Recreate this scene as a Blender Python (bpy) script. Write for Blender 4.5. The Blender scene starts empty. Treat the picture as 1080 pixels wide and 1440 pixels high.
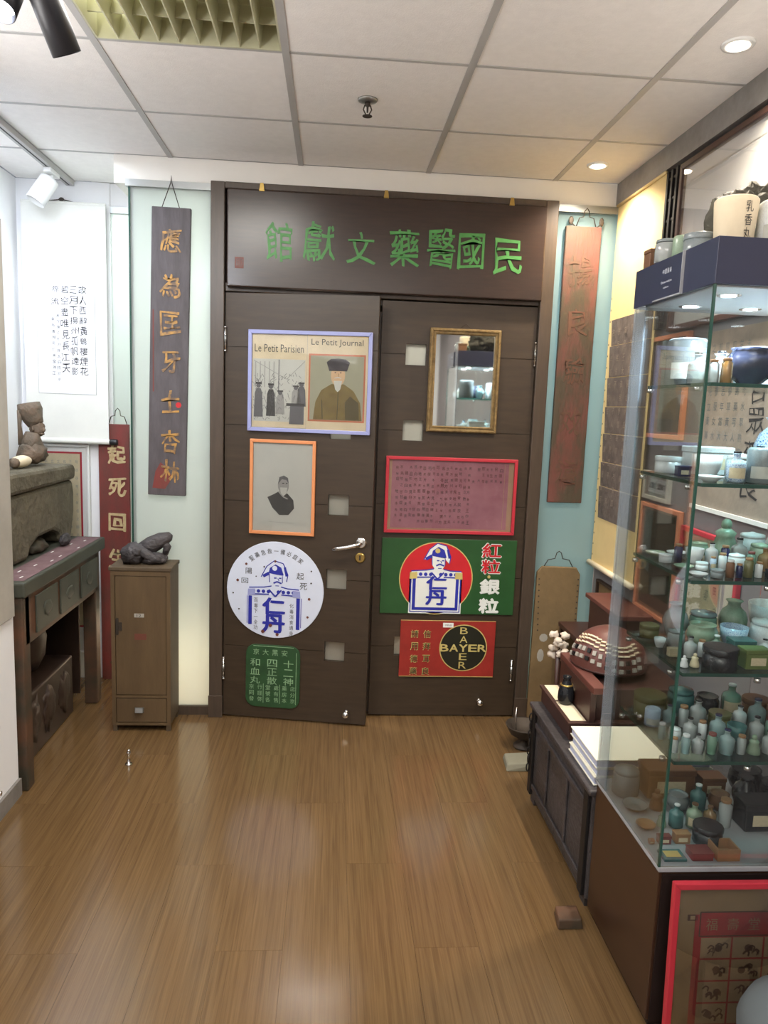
import bpy, bmesh, math, random
from mathutils import Matrix, Vector, noise
sc = bpy.context.scene
COL = sc.collection
rnd = random.Random(7)
R = math.radians

# ------------------------------------------------------------------ camera
cam = bpy.data.cameras.new('camera'); co = bpy.data.objects.new('camera', cam); COL.objects.link(co)
cam.sensor_fit = 'VERTICAL'; cam.sensor_height = 36; cam.lens = 36 * 1036 / 1440; cam.clip_start = .02
right = Vector((.99696818, -.06861875, .03668671)); down = Vector((.02656793, -.14295572, -.98937243)); fwd = Vector((.07313407, .98734752, -.14069925))
co.matrix_world = Matrix((( right.x, -down.x, -fwd.x, 0), (right.y, -down.y, -fwd.y, 0), (right.z, -down.z, -fwd.z, 1.586), (0, 0, 0, 1)))
sc.camera = co

# ------------------------------------------------------------------ world, exposure, lights
w = bpy.data.worlds.new('world'); sc.world = w; w.use_nodes = True
w.node_tree.nodes['Background'].inputs[0].default_value = (.8, .85, .95, 1); w.node_tree.nodes['Background'].inputs[1].default_value = .3
vs = sc.view_settings; sc.display_settings.display_device = 'sRGB'
vs.view_transform = 'Standard'; vs.look = 'None'; vs.gamma = 1; vs.exposure = 0.15; vs.use_curve_mapping = False
sc.cycles.transparent_max_bounces = 40; sc.cycles.max_bounces = 10; sc.cycles.diffuse_bounces = 5; sc.cycles.glossy_bounces = 4
sc.cycles.caustics_reflective = False; sc.cycles.caustics_refractive = False
sc.cycles.use_denoising = True

def area(name, loc, size, power, color=(1, 1, 1), rot=(0, 0, 0), sy=None):
    l = bpy.data.lights.new(name, 'AREA'); l.energy = power; l.color = color
    l.shape = 'RECTANGLE' if sy else 'SQUARE'; l.size = size
    if sy: l.size_y = sy
    o = bpy.data.objects.new(name, l); o.location = loc; o.rotation_euler = rot; COL.objects.link(o); return o
def spot(name, loc, target, power, color, angle=70, blend=.6, r=.03):
    l = bpy.data.lights.new(name, 'SPOT'); l.energy = power; l.color = color; l.spot_size = R(angle); l.spot_blend = blend; l.shadow_soft_size = r
    o = bpy.data.objects.new(name, l); o.location = loc
    o.rotation_euler = (Vector(target) - Vector(loc)).to_track_quat('-Z', 'Y').to_euler(); COL.objects.link(o); return o
WARM = (1, .87, .70); COOL = (.80, .88, 1)
# ceiling panels of the room behind the camera
area('louvre_lamp', (-.476, 2.25, 2.68), .5, 26, (1, .97, .9))
area('panel_light', (.1, .1, 2.66), 1.2, 32, (1, .95, .88), sy=.6)
area('panel_light', (.1, -1.4, 2.66), 1.2, 24, (1, .95, .88), sy=.6)
# unseen upward lamps added along both walls to brighten the ceiling
area('cove_lamp', (-1.05, .6, 2.0), .25, 26, (1, .97, .95), rot=(R(180), 0, 0), sy=2.6)
area('cove_lamp', (1.25, .4, 2.0), .25, 22, (1, .93, .84), rot=(R(180), 0, 0), sy=2.2)
# alcove track lights, an added alcove spot, downlights
spot('track_spot_light', (-1.45, 3.80, 2.44), (-1.38, 4.13, 1.7), 2.2, COOL, 120, 1)
spot('track_spot_light', (-.78, 1.865, 2.43), (-1.6, 3.4, 1.9), 42, COOL, 110, .9)
spot('track_spot_light', (-1.33, 3.2, 2.50), (-1.66, 3.9, 1.9), 14, COOL, 120, 1)  # added spot without a fixture, for bounce off the white walls
spot('down_light', (1.149, 3.394, 2.67), (1.149, 3.394, 0), 72, WARM, 140, .8)
spot('down_light', (1.168, 2.279, 2.67), (1.168, 2.279, 0), 100, WARM, 140, .8)
area('alcove_light', (-1.3, 3.4, 2.66), .4, 9, COOL)
# corridor behind the glass
area('corridor_light', (.2, 4.4, 2.6), 2.0, 130, (.95, .98, 1), sy=.4)
area('corridor_light', (-1.12, 4.45, 2.6), .3, 10, (.95, .98, 1), sy=.3)
area('corridor_floor_lamp', (-.75, 4.05, .35), .5, 8, (1, .76, .52), rot=(R(-60), 0, 0), sy=.1)
area('corridor_floor_lamp', (1.1, 4.05, .35), .5, 4, (1, .74, .46), rot=(R(-60), 0, 0), sy=.1)

# ------------------------------------------------------------------ materials
MATS = {}
def nodes_mat(name):
    m = bpy.data.materials.new(name); m.use_nodes = True; MATS[name] = m
    return m, m.node_tree.nodes, m.node_tree.links, m.node_tree.nodes['Principled BSDF']
def mat(name, col, rough=.55, metal=0, var=.12, scale=6, bump=0, bscale=60, stretch=(1, 1, 1), col2=None, emit=0, spec=.5, thr=None, rand=0, detail=6):
    m, N, L, P = nodes_mat(name)
    tc = N.new('ShaderNodeTexCoord'); mp = N.new('ShaderNodeMapping'); mp.inputs['Scale'].default_value = stretch
    L.new(tc.outputs['Object'], mp.inputs[0])
    nz = N.new('ShaderNodeTexNoise'); nz.inputs['Scale'].default_value = scale; nz.inputs['Detail'].default_value = detail; nz.inputs['Roughness'].default_value = .62
    L.new(mp.outputs[0], nz.inputs['Vector'])
    cr = N.new('ShaderNodeValToRGB'); a, b = (thr or (.3, .7)); cr.color_ramp.elements[0].position = a; cr.color_ramp.elements[1].position = b
    c2 = col2 or tuple(min(1, c * (1 + var)) for c in col); c1 = col if col2 else tuple(c * (1 - var) for c in col)
    cr.color_ramp.elements[0].color = (*c1, 1); cr.color_ramp.elements[1].color = (*c2, 1)
    L.new(nz.outputs[0], cr.inputs[0]); out = cr.outputs[0]
    if rand:
        oi = N.new('ShaderNodeObjectInfo'); hs = N.new('ShaderNodeHueSaturation'); mr = N.new('ShaderNodeMapRange')
        mr.inputs[3].default_value = 1 - rand; mr.inputs[4].default_value = 1 + rand
        L.new(oi.outputs['Random'], mr.inputs[0]); L.new(mr.outputs[0], hs.inputs['Value']); L.new(out, hs.inputs['Color']); out = hs.outputs[0]
    L.new(out, P.inputs['Base Color'])
    P.inputs['Roughness'].default_value = rough; P.inputs['Metallic'].default_value = metal; P.inputs['Specular IOR Level'].default_value = spec
    if bump:
        n2 = N.new('ShaderNodeTexNoise'); n2.inputs['Scale'].default_value = bscale; n2.inputs['Detail'].default_value = 5; L.new(mp.outputs[0], n2.inputs['Vector'])
        bp = N.new('ShaderNodeBump'); bp.inputs['Strength'].default_value = min(1, bump); bp.inputs['Distance'].default_value = .004 if bscale > 30 or scale < 3 else .012
        L.new(n2.outputs[0], bp.inputs['Height']); L.new(bp.outputs[0], P.inputs['Normal'])
    if emit:
        P.inputs['Emission Color'].default_value = (*col, 1); P.inputs['Emission Strength'].default_value = emit
    return m
def S(r, g, b):
    f = lambda c: (c / 255 / 12.92 if c / 255 <= .04045 else ((c / 255 + .055) / 1.055) ** 2.4)
    return (f(r), f(g), f(b))
def thin_glass(name, tint, refl=1.0, rough=0.0, frost=None):
    m, N, L, P = nodes_mat(name); N.remove(P)
    out = N['Material Output']; tr = N.new('ShaderNodeBsdfTransparent'); tr.inputs[0].default_value = (*tint, 1)
    gl = N.new('ShaderNodeBsdfGlossy'); gl.inputs['Roughness'].default_value = rough
    fr = N.new('ShaderNodeFresnel'); fr.inputs[0].default_value = 1.45
    mx = N.new('ShaderNodeMixShader'); mu = N.new('ShaderNodeMath'); mu.operation = 'MULTIPLY'; mu.inputs[1].default_value = refl
    L.new(fr.outputs[0], mu.inputs[0]); L.new(mu.outputs[0], mx.inputs[0])
    src = tr.outputs[0]
    if frost:
        d = N.new('ShaderNodeBsdfDiffuse'); d.inputs[0].default_value = (*frost[0], 1); m2 = N.new('ShaderNodeMixShader'); m2.inputs[0].default_value = frost[1]
        L.new(tr.outputs[0], m2.inputs[1]); L.new(d.outputs[0], m2.inputs[2]); src = m2.outputs[0]
    L.new(src, mx.inputs[1]); L.new(gl.outputs[0], mx.inputs[2]); L.new(mx.outputs[0], out.inputs[0]); return m
def frosted(name, col, tr=.7):
    m, N, L, P = nodes_mat(name); N.remove(P); out = N['Material Output']
    d = N.new('ShaderNodeBsdfDiffuse'); d.inputs[0].default_value = (*col, 1)
    t = N.new('ShaderNodeBsdfTranslucent'); t.inputs[0].default_value = (*[min(1, c * 1.25) for c in col], 1)
    a = N.new('ShaderNodeMixShader'); a.inputs[0].default_value = tr; L.new(d.outputs[0], a.inputs[1]); L.new(t.outputs[0], a.inputs[2])
    g = N.new('ShaderNodeBsdfGlossy'); g.inputs['Roughness'].default_value = .18; fr = N.new('ShaderNodeFresnel'); fr.inputs[0].default_value = 1.4
    b = N.new('ShaderNodeMixShader'); L.new(fr.outputs[0], b.inputs[0]); L.new(a.outputs[0], b.inputs[1]); L.new(g.outputs[0], b.inputs[2]); L.new(b.outputs[0], out.inputs[0]); return m
def emis(name, col, s):
    m, N, L, P = nodes_mat(name); P.inputs['Base Color'].default_value = (*col, 1); P.inputs['Emission Color'].default_value = (*col, 1); P.inputs['Emission Strength'].default_value = s; return m

# laminate floor
m, N, L, P = nodes_mat('laminate')
tc = N.new('ShaderNodeTexCoord'); oi = N.new('ShaderNodeObjectInfo'); mp = N.new('ShaderNodeMapping'); mp.inputs['Scale'].default_value = (46, .8, 1)
ad = N.new('ShaderNodeVectorMath'); ad.operation = 'ADD'; mm = N.new('ShaderNodeVectorMath'); mm.operation = 'SCALE'; mm.inputs['Scale'].default_value = 37
cb = N.new('ShaderNodeCombineXYZ'); L.new(oi.outputs['Random'], cb.inputs[0]); L.new(oi.outputs['Random'], cb.inputs[1]); L.new(cb.outputs[0], mm.inputs[0])
L.new(tc.outputs['Object'], mp.inputs[0]); L.new(mp.outputs[0], ad.inputs[0]); L.new(mm.outputs[0], ad.inputs[1])
n1 = N.new('ShaderNodeTexNoise'); n1.inputs['Scale'].default_value = 1.6; n1.inputs['Detail'].default_value = 7; n1.inputs['Roughness'].default_value = .65; n1.inputs['Distortion'].default_value = .6; L.new(ad.outputs[0], n1.inputs['Vector'])
wv = N.new('ShaderNodeTexNoise'); wv.inputs['Scale'].default_value = 6; wv.inputs['Detail'].default_value = 3; L.new(ad.outputs[0], wv.inputs['Vector'])
mi = N.new('ShaderNodeMix'); mi.inputs[0].default_value = .35; L.new(n1.outputs[0], mi.inputs[2]); L.new(wv.outputs[0], mi.inputs[3])
cr = N.new('ShaderNodeValToRGB'); cr.color_ramp.elements[0].position = .33; cr.color_ramp.elements[1].position = .68
cr.color_ramp.elements[0].color = (*S(86, 65, 41), 1); cr.color_ramp.elements[1].color = (*S(117, 92, 60), 1); L.new(mi.outputs[0], cr.inputs[0])
hs = N.new('ShaderNodeHueSaturation'); mr = N.new('ShaderNodeMapRange'); mr.inputs[3].default_value = .96; mr.inputs[4].default_value = 1.04; L.new(oi.outputs['Random'], mr.inputs[0]); L.new(mr.outputs[0], hs.inputs['Value']); L.new(cr.outputs[0], hs.inputs['Color'])
L.new(hs.outputs[0], P.inputs['Base Color']); P.inputs['Roughness'].default_value = .17; P.inputs['Specular IOR Level'].default_value = .75
bp = N.new('ShaderNodeBump'); bp.inputs['Strength'].default_value = .05; bp.inputs['Distance'].default_value = .002; L.new(mi.outputs[0], bp.inputs['Height']); L.new(bp.outputs[0], P.inputs['Normal'])

mat('white_wall', S(236, 236, 238), .8, var=.02); mat('grey_wall', S(120, 115, 116), .8, var=.06); mat('grey_strip', S(128, 124, 120), .5, var=.2, scale=14, bump=.2)
mat('ceiling', S(238, 235, 232), .9, var=.03, scale=30, bump=.25, bscale=220); mat('tee', S(176, 174, 172), .5, var=.04)
mat('bulkhead', S(234, 230, 222), .8, var=.02); mat('louver', S(196, 194, 164), .4, var=.05, metal=.1); mat('louver_back', S(226, 224, 200), .5, var=.05)
mat('door_brown', S(60, 48, 36), .42, var=.22, scale=5, stretch=(1, 1, 9)); mat('frame_brown', S(74, 62, 52), .38, var=.15, scale=7, stretch=(9, 9, 1))
mat('board_brown', S(44, 32, 26), .28, col2=S(56, 40, 32), scale=5, stretch=(1.5, 1, 14))
mat('green_paint', S(72, 138, 70), .5, var=.2, scale=20); mat('red_paint', S(190, 60, 62), .5, var=.15); mat('seal_red', S(112, 62, 50), .6)
mat('chrome', (.75, .74, .72), .22, 1, var=.02); mat('brass', S(176, 148, 84), .35, .9, var=.1); mat('steel', (.42, .43, .42), .35, .9, var=.05); mat('iron', S(70, 62, 55), .6, .5)
frosted('frost_green', S(206, 213, 209), .62); frosted('frost_blue', S(158, 180, 182), .62); frosted('pane_frost', S(172, 170, 162), .7)
mat('corridor_wall', S(214, 212, 205), .8, var=.02); mat('corridor_floor', S(226, 186, 150), .6, var=.04)
mat('paper', S(226, 226, 220), .8, var=.03, scale=9); mat('paper_white', S(238, 238, 236), .8, var=.015); mat('paper_inner', S(232, 232, 236), .8, var=.02)
mat('paper_aged', S(206, 192, 160), .8, var=.09, scale=11); mat('paper_grey', S(186, 188, 180), .8, var=.05, scale=7); mat('mat_grey', S(165, 160, 150), .8)
mat('paper_yellow', S(226, 200, 142), .75, var=.06, scale=5); mat('rubbing', S(88, 80, 76), .85, col2=S(124, 112, 104), scale=16, bump=.4)
mat('rubbing2', S(128, 116, 106), .85, col2=S(154, 140, 126), scale=9, bump=.3)
mat('ink', S(38, 36, 38), .7); mat('ink_soft', S(96, 96, 98), .8); mat('ink_mid', S(64, 64, 62), .8); mat('ink_lightgrey', S(150, 150, 146), .8)
mat('lavender', S(150, 156, 206), .35, var=.05, spec=.6); mat('peach', S(218, 142, 92), .4, var=.05); mat('red_frame', S(182, 48, 62), .35, var=.06); mat('orange_frame', S(206, 132, 100), .4)
mat('pink_paper', S(150, 96, 108), .8, col2=S(172, 120, 130), scale=6); mat('tan_paper', S(170, 138, 112), .8)
mat('gilt', S(104, 82, 48), .45, .3, col2=S(150, 126, 82), scale=40, bump=.6, bscale=90)
m_ = mat('mirror', (.82, .84, .8), .03, 1, var=.02); 
mat('enamel_white', S(212, 220, 238), .3, var=.03); mat('enamel_blue', S(44, 52, 160), .35); mat('enamel_green', S(40, 80, 42), .35, var=.12, scale=9); mat('enamel_red', S(150, 46, 40), .38, var=.14, scale=10)
mat('print_red', S(196, 36, 44), .4); mat('print_white', S(228, 230, 226), .4, var=.03); mat('gold_print', S(196, 178, 110), .4); mat('print_black', S(34, 34, 24), .4, var=.2)
mat('old_green', S(34, 66, 38), .5, col2=S(44, 84, 48), scale=14); mat('pale_green', S(140, 176, 136), .6, var=.2, scale=60)
mat('grey_board', S(72, 66, 68), .6, col2=S(92, 86, 90), scale=9, stretch=(3, 3, .7), bump=.2); mat('gold_leaf', S(186, 140, 70), .5, col2=S(112, 90, 72), scale=26, thr=(.42, .6))
mat('red_worn', S(128, 50, 46), .6, col2=S(98, 58, 50), scale=5, stretch=(2, 2, 1), bump=.3)
mat('brown_worn', S(104, 62, 54), .6, col2=S(72, 62, 48), scale=5, stretch=(2, 2, .7), bump=.6, bscale=40, thr=(.40, .58))
mat('rust_stain', S(108, 68, 54), .7, col2=S(76, 62, 46), scale=14); mat('cream_print', S(214, 196, 150), .6, col2=S(180, 150, 110), scale=30)
mat('locker_wood', S(84, 66, 44), .6, col2=S(102, 82, 56), scale=4, stretch=(3, 3, .6), bump=.2); mat('locker_side', S(84, 70, 52), .65, var=.15, stretch=(3, 3, .6)); mat('dark_wood', S(52, 36, 26), .55, var=.25, scale=6, stretch=(3, 3, .8))
mat('altar_green', S(62, 64, 54), .6, var=.2, scale=5); mat('altar_brown', S(94, 62, 42), .6, col2=S(54, 50, 38), scale=5, thr=(.35, .65)); mat('cloth_red', S(122, 98, 98), .8, col2=S(100, 72, 76), scale=20)
mat('stone', S(108, 100, 82), .85, col2=S(80, 75, 60), scale=7, bump=1, bscale=26); mat('stone_dark', S(52, 48, 48), .6, col2=S(78, 74, 76), scale=14, bump=1, bscale=28, stretch=(1, 1, 1.6)); mat('carved_wood', S(86, 82, 72), .75, col2=S(124, 102, 84), scale=14, bump=1, bscale=28)
mat('black_chest', S(46, 42, 42), .42, col2=S(74, 70, 72), scale=3, stretch=(1, 1, 3), bump=.5, bscale=25); mat('maroon_wood', S(66, 42, 36), .4, var=.2, scale=7); mat('maroon_lit', S(98, 56, 48), .45, var=.15, scale=9)  # two maroon wood tones, the second paler
mat('black_iron', S(34, 32, 32), .5, .4); mat('board_tan', S(132, 108, 74), .65, col2=S(104, 86, 58), scale=4, bump=.3); mat('cream', S(224, 208, 178), .7)
mat('book_white', S(236, 232, 214), .6, var=.03); mat('book_blue', S(182, 188, 214), .6); mat('vase_black', S(28, 30, 34), .12); mat('shell_white', S(220, 206, 190), .6)
mat('cab_red', S(58, 38, 26), .3, var=.15, scale=3, stretch=(1, 1, 4)); mat('cab_dark', S(32, 22, 20), .5); mat('navy', S(42, 46, 68), .35, var=.05); mat('white_print', S(205, 210, 222), .5); mat('grey_edge', S(150, 152, 156), .5)
mat('green_edge', S(36, 74, 64), .2, var=.05, spec=.7); thin_glass('glass', (.965, .985, .98), .55); thin_glass('shelf_glass', (.80, .90, .88), .9); thin_glass('picture_glass', (.99, .99, .99), .5); thin_glass('milky_glass', (.92, .97, 1), 1.0, frost=((.75, .85, .95), .2))  # last glass: pale frost mixed in to imitate glare
mat('black_plastic', S(30, 30, 34), .4); mat('white_metal', S(226, 226, 224), .4, var=.02); mat('rock', S(78, 74, 62), .8, col2=S(44, 42, 38), scale=6, bump=1, bscale=18); mat('tile_grey', S(126, 124, 108), .8, var=.12)
mat('poster_tan', S(122, 102, 72), .8, var=.1, scale=9); mat('poster_cell', S(134, 116, 88), .8, var=.1, scale=20); mat('poster_red', S(134, 44, 42), .8, var=.15, scale=20); mat('poster_ink', S(76, 52, 38), .8)
mat('cushion', S(84, 90, 92), .7); mat('olive', S(122, 106, 58), .8, col2=S(104, 88, 50), scale=30); mat('olive_dark', S(82, 74, 46), .8); mat('skin_print', S(196, 164, 128), .8); mat('cap_print', S(50, 46, 50), .8); mat('pic_bg', S(150, 150, 128), .8, var=.08); mat('pic_border', S(184, 108, 78), .8)
emis('lamp_tube', (1, 1, .92), 5); emis('lamp_warm', (1, .93, .8), 14); emis('lamp_cool', (.86, .94, 1), 16)
# little vessels of the case
GL = {'clear': (.86, .92, .92), 'green': (.42, .72, .56), 'blue': (.35, .5, .85), 'amber': (.62, .40, .18), 'aqua': (.62, .86, .88)}
for k, c in GL.items(): thin_glass('vessel_' + k, c, 1.6, .04, frost=(tuple(min(1, x * .8) for x in c), .42))
PC = dict(white=S(214, 220, 222), celadon=S(132, 152, 130), bluewhite=S(150, 178, 200), cream=S(200, 190, 158), grey=S(120, 128, 130), brown=S(108, 74, 50), slate=S(36, 40, 58), black=S(30, 32, 36), navy=S(40, 46, 84), teal=S(70, 112, 112), tan=S(150, 112, 78), green=S(98, 112, 62), red=S(118, 62, 58), orange=S(168, 112, 80), olive=S(98, 96, 62))
for k, c in PC.items(): mat('p_' + k, c, .25 if k not in ('brown', 'tan', 'green') else .5, var=.12, scale=25)
mat('p_bluewhite', S(196, 214, 226), .2, col2=S(52, 88, 160), scale=38, thr=(.50, .60))

# ------------------------------------------------------------------ mesh builder
class MB:
    def __init__(s): s.v = []; s.f = []; s.m = []; s.n = []; s.T = None; s.smooth = set()
    def add(s, vs_, fs, mt, smooth=False):
        b = len(s.v)
        if s.T is not None: vs_ = [s.T @ Vector(p) for p in vs_]
        s.v += [tuple(p) for p in vs_]
        if mt not in s.n: s.n.append(mt)
        i = s.n.index(mt)
        for f in fs:
            if smooth: s.smooth.add(len(s.f))
            s.f.append(tuple(b + k for k in f)); s.m.append(i)
        return s
    def box(s, x0, x1, y0, y1, z0, z1, mt):
        return s.add([(x0, y0, z0), (x1, y0, z0), (x1, y1, z0), (x0, y1, z0), (x0, y0, z1), (x1, y0, z1), (x1, y1, z1), (x0, y1, z1)],
                     [(0, 3, 2, 1), (4, 5, 6, 7), (0, 1, 5, 4), (1, 2, 6, 5), (2, 3, 7, 6), (3, 0, 4, 7)], mt)
    def prism(s, poly, z0, z1, mt):  # poly in xy
        n = len(poly); vv = [(x, y, z0) for x, y in poly] + [(x, y, z1) for x, y in poly]
        area_ = sum(poly[i][0] * poly[(i + 1) % n][1] - poly[(i + 1) % n][0] * poly[i][1] for i in range(n))
        if area_ < 0: poly = poly[::-1]; vv = [(x, y, z0) for x, y in poly] + [(x, y, z1) for x, y in poly]
        return s.add(vv, [tuple(range(n))[::-1], tuple(range(n, 2 * n))] + [(i, (i + 1) % n, n + (i + 1) % n, n + i) for i in range(n)], mt)
    def lathe(s, prof, seg, mt, c=(0, 0, 0), sx=1, sy=1, smooth=True):
        vv = []; n = len(prof)
        for r, z in prof:
            for k in range(seg):
                a = 2 * math.pi * k / seg; vv.append((c[0] + r * sx * math.cos(a), c[1] + r * sy * math.sin(a), c[2] + z))
        fs = [(i * seg + k, i * seg + (k + 1) % seg, (i + 1) * seg + (k + 1) % seg, (i + 1) * seg + k) for i in range(n - 1) for k in range(seg)]
        s.add(vv, fs, mt, smooth)
        b = len(s.v) - len(vv)
        s.f.append(tuple(b + k for k in range(seg))[::-1]); s.m.append(s.n.index(mt))
        s.f.append(tuple(b + (n - 1) * seg + k for k in range(seg))); s.m.append(s.n.index(mt)); return s
    def tube(s, pts, r, mt, seg=8):
        pts = [Vector(p) for p in pts]; vv = []; n = len(pts)
        for i, p in enumerate(pts):
            d = (pts[min(i + 1, n - 1)] - pts[max(i - 1, 0)]).normalized()
            a = d.orthogonal().normalized() if i == 0 else (pa - d * pa.dot(d)).normalized()
            pa = a; b = d.cross(a); rr = r[i] if isinstance(r, (list, tuple)) else r
            for k in range(seg):
                t = 2 * math.pi * k / seg; vv.append(p + a * rr * math.cos(t) + b * rr * math.sin(t))
        fs = [(i * seg + k, i * seg + (k + 1) % seg, (i + 1) * seg + (k + 1) % seg, (i + 1) * seg + k) for i in range(n - 1) for k in range(seg)]
        fs += [tuple(range(seg))[::-1], tuple((n - 1) * seg + k for k in range(seg))]
        return s.add(vv, fs, mt, True)
    def blob(s, c, r, mt, amp=.15, fr=4, sub=3, seed=0, smooth=True, flat=None):
        bm = bmesh.new(); bmesh.ops.create_icosphere(bm, subdivisions=sub, radius=1)
        vv = []
        for v in bm.verts:
            d = v.co.normalized(); k = 1 + amp * noise.noise(d * fr * .5 + Vector((seed, seed * 2, 0))) + amp * .5 * noise.noise(d * fr * 1.3 + Vector((seed, 0, 9)))
            p = Vector((c[0] + d.x * r[0] * k, c[1] + d.y * r[1] * k, c[2] + d.z * r[2] * k))
            if flat is not None and p.z < flat: p.z = flat
            vv.append(p)
        fs = [tuple(v.index for v in f.verts) for f in bm.faces]; bm.free(); return s.add(vv, fs, mt, smooth)
    def plate(s, poly, o, u, v, n, t0, t1, mt):  # polygon in (u,v) plane, thickness t0..t1 along n
        keep = s.T; M = Matrix(((u[0], v[0], n[0], o[0]), (u[1], v[1], n[1], o[1]), (u[2], v[2], n[2], o[2]), (0, 0, 0, 1)))
        s.T = M if keep is None else keep @ M; s.prism(poly, t0, t1, mt); s.T = keep; return s
    def build(s, name, parent=None, bevel=0, world=True, kind=None):
        me = bpy.data.meshes.new(name); vv = s.v
        if parent is not None and world:
            inv = wm(parent).inverted(); vv = [inv @ Vector(p) for p in vv]
        me.from_pydata([tuple(p) for p in vv], [], s.f)
        for n_ in s.n: me.materials.append(MATS[n_])
        me.polygons.foreach_set('material_index', s.m)
        me.polygons.foreach_set('use_smooth', [i in s.smooth for i in range(len(s.f))]); me.update()
        o = bpy.data.objects.new(name, me); COL.objects.link(o); o.parent = parent
        if bevel:
            b = o.modifiers.new('bevel', 'BEVEL'); b.width = bevel; b.segments = 2; b.limit_method = 'ANGLE'
        if kind: o['kind'] = kind
        return o
def wm(o):
    m_ = Matrix.Translation(o.location) @ o.rotation_euler.to_matrix().to_4x4()
    return wm(o.parent) @ m_ if o.parent else m_
def thing(name, label, cat, loc=(0, 0, 0), rz=0, group=None):
    o = bpy.data.objects.new(name, None); COL.objects.link(o); o.location = loc; o.rotation_euler = (0, 0, rz); o.empty_display_size = .05
    o['label'] = label; o['category'] = cat
    if group: o['group'] = group
    return o
def struct(o): o['kind'] = 'structure'; return o
def B(x0, x1, y0, y1, z0, z1, mt): return MB().box(x0, x1, y0, y1, z0, z1, mt)

_gc = {}
def glyph(ch, bold=0):
    key = (ch, bold)
    if key not in _gc:
        c = bpy.data.curves.new('g', 'FONT'); c.body = ch; c.resolution_u = 2; c.offset = bold; o = bpy.data.objects.new('g', c); COL.objects.link(o)
        me = bpy.data.meshes.new_from_object(o.evaluated_get(bpy.context.evaluated_depsgraph_get()))
        vv = [tuple(v.co) for v in me.vertices]; ff = [tuple(p.vertices) for p in me.polygons]
        bpy.data.objects.remove(o); bpy.data.curves.remove(c); bpy.data.meshes.remove(me)
        if vv:
            xs = [v[0] for v in vv]; ys = [v[1] for v in vv]; cx, cy = (min(xs) + max(xs)) / 2, (min(ys) + max(ys)) / 2; W, H = max(xs) - min(xs), max(ys) - min(ys)
            vv = [((v[0] - cx), (v[1] - cy)) for v in vv]
        else: W = H = 1
        _gc[key] = (vv, ff, W, H)
    return _gc[key]
def put_text(mb, txt, o, u, v, n, cx, cy, w, h, mt, off=.0006, th=0, brush=0, bold=0, seed=0, rot=0):
    """fits the text in a w x h box centred on (cx, cy) of the plane; th > 0 gives it raised sides"""
    vv, ff, W, H = glyph(txt)
    if len(txt) == 1 and W / H > 2.5: h = w * H / W
    if not vv: return
    if bold:
        for q, (a, b) in enumerate(((-1, -.6), (1, .6), (-.6, 1), (.6, -1))): put_text(mb, txt, o, u, v, n, cx + a * bold * w, cy + b * bold * h, w * (1 - bold), h * (1 - bold), mt, off + .00015 * q, th, brush, 0, seed, rot)
        return
    sx, sy = w / W, h / H
    P = []
    for x, y in vv:
        x *= sx; y *= sy
        if brush:
            k = Vector((x / w * 2.3 + seed * 7.1, y / h * 2.3, seed * 3.3)); x += brush * w * noise.noise(k); y += brush * h * noise.noise(k + Vector((9, 4, 2))) + .12 * brush * 6 * x * .25
            k2 = Vector((x / w * 9 + seed, y / h * 9, 1)); x += brush * .18 * w * noise.noise(k2); y += brush * .18 * h * noise.noise(k2 + Vector((3, 1, 5)))
        if rot: x, y = x * math.cos(rot) - y * math.sin(rot), x * math.sin(rot) + y * math.cos(rot)
        P.append((cx + x, cy + y))
    o, u, v, n = map(Vector, (o, u, v, n))
    top = [o + u * a + v * b + n * (off + th) for a, b in P]
    mb.add(top, ff, mt)
    if th:
        cnt = {}
        for f in ff:
            for i in range(len(f)):
                a, b = f[i], f[(i + 1) % len(f)]; cnt[(a, b)] = 1
        ed = [(a, b) for (a, b) in cnt if (b, a) not in cnt]
        bot = [o + u * a + v * b + n * (off * .2) for a, b in P]; k = len(top)
        mb.add(top + bot, [(a, a + k, b + k, b) for a, b in ed], mt)
UX, UZ, NY = (1, 0, 0), (0, 0, 1), (0, -1, 0)   # plane facing the camera
RV, NX = (0, -1, 0), (-1, 0, 0)                  # right wall: u runs towards the camera, normal -x

D = 3.645; CZ = 2.688; XR = 1.372; XL = -1.665; YA = 4.13; YB = -2.5; XS = -1.21
# ------------------------------------------------------------------ setting
floor = struct(B(-1.75, XR + .05, YB, 4.6, -.08, -.012, 'cab_dark').build('floor'))
W_, L_ = .195, 1.22
cache = {}
i = 0; x = XL
while x < XR:
    y = YB - (i % 3) * .41
    w2 = min(W_, XR - x)
    while y < D + .5:
        y0, y1 = max(y, YB), min(y + L_, D + .485 if x < -1.0 else D + .02)
        if y1 - y0 > .05:
            key = (round(w2, 3), round(y1 - y0, 3))
            if key not in cache:
                p = B(0, key[0] - .0006, 0, key[1] - .0006, -.012, 0, 'laminate').build('plank'); cache[key] = p
            else: p = cache[key].copy(); COL.objects.link(p)
            p.parent = floor; p.location = (x, y0, 0)
        y += L_
    x += W_; i += 1
ceil = struct(B(XL, XR, YB, YA, CZ + .12, CZ + .15, 'tee').build('ceiling'))
gx = [-1.374, -.774, -.178, .42, 1.03]; gy = [D, 3.110, 2.535, 1.960, 1.385]
ys = [D] + gy[1:]
xs = [XL] + gx + [XR]
def tile(x0, x1, y0, y1): B(x0 + .008, x1 - .008, y0 + .006, y1 - .006, CZ, CZ + .012, 'ceiling').build('ceiling_tile', ceil, bevel=.003)
GRX, GRY = (-.774, -.178), (1.960, 2.535)
for a in range(len(xs) - 1):
    for b in range(len(ys) - 1):
        if abs(xs[a] - GRX[0]) < .01 and abs(ys[b] - GRY[1]) < .01: continue
        tile(xs[a], xs[a + 1], ys[b + 1], ys[b])
    tile(xs[a], xs[a + 1], YB, 1.385)
tile(XL, -1.012, D, YA)
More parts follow.
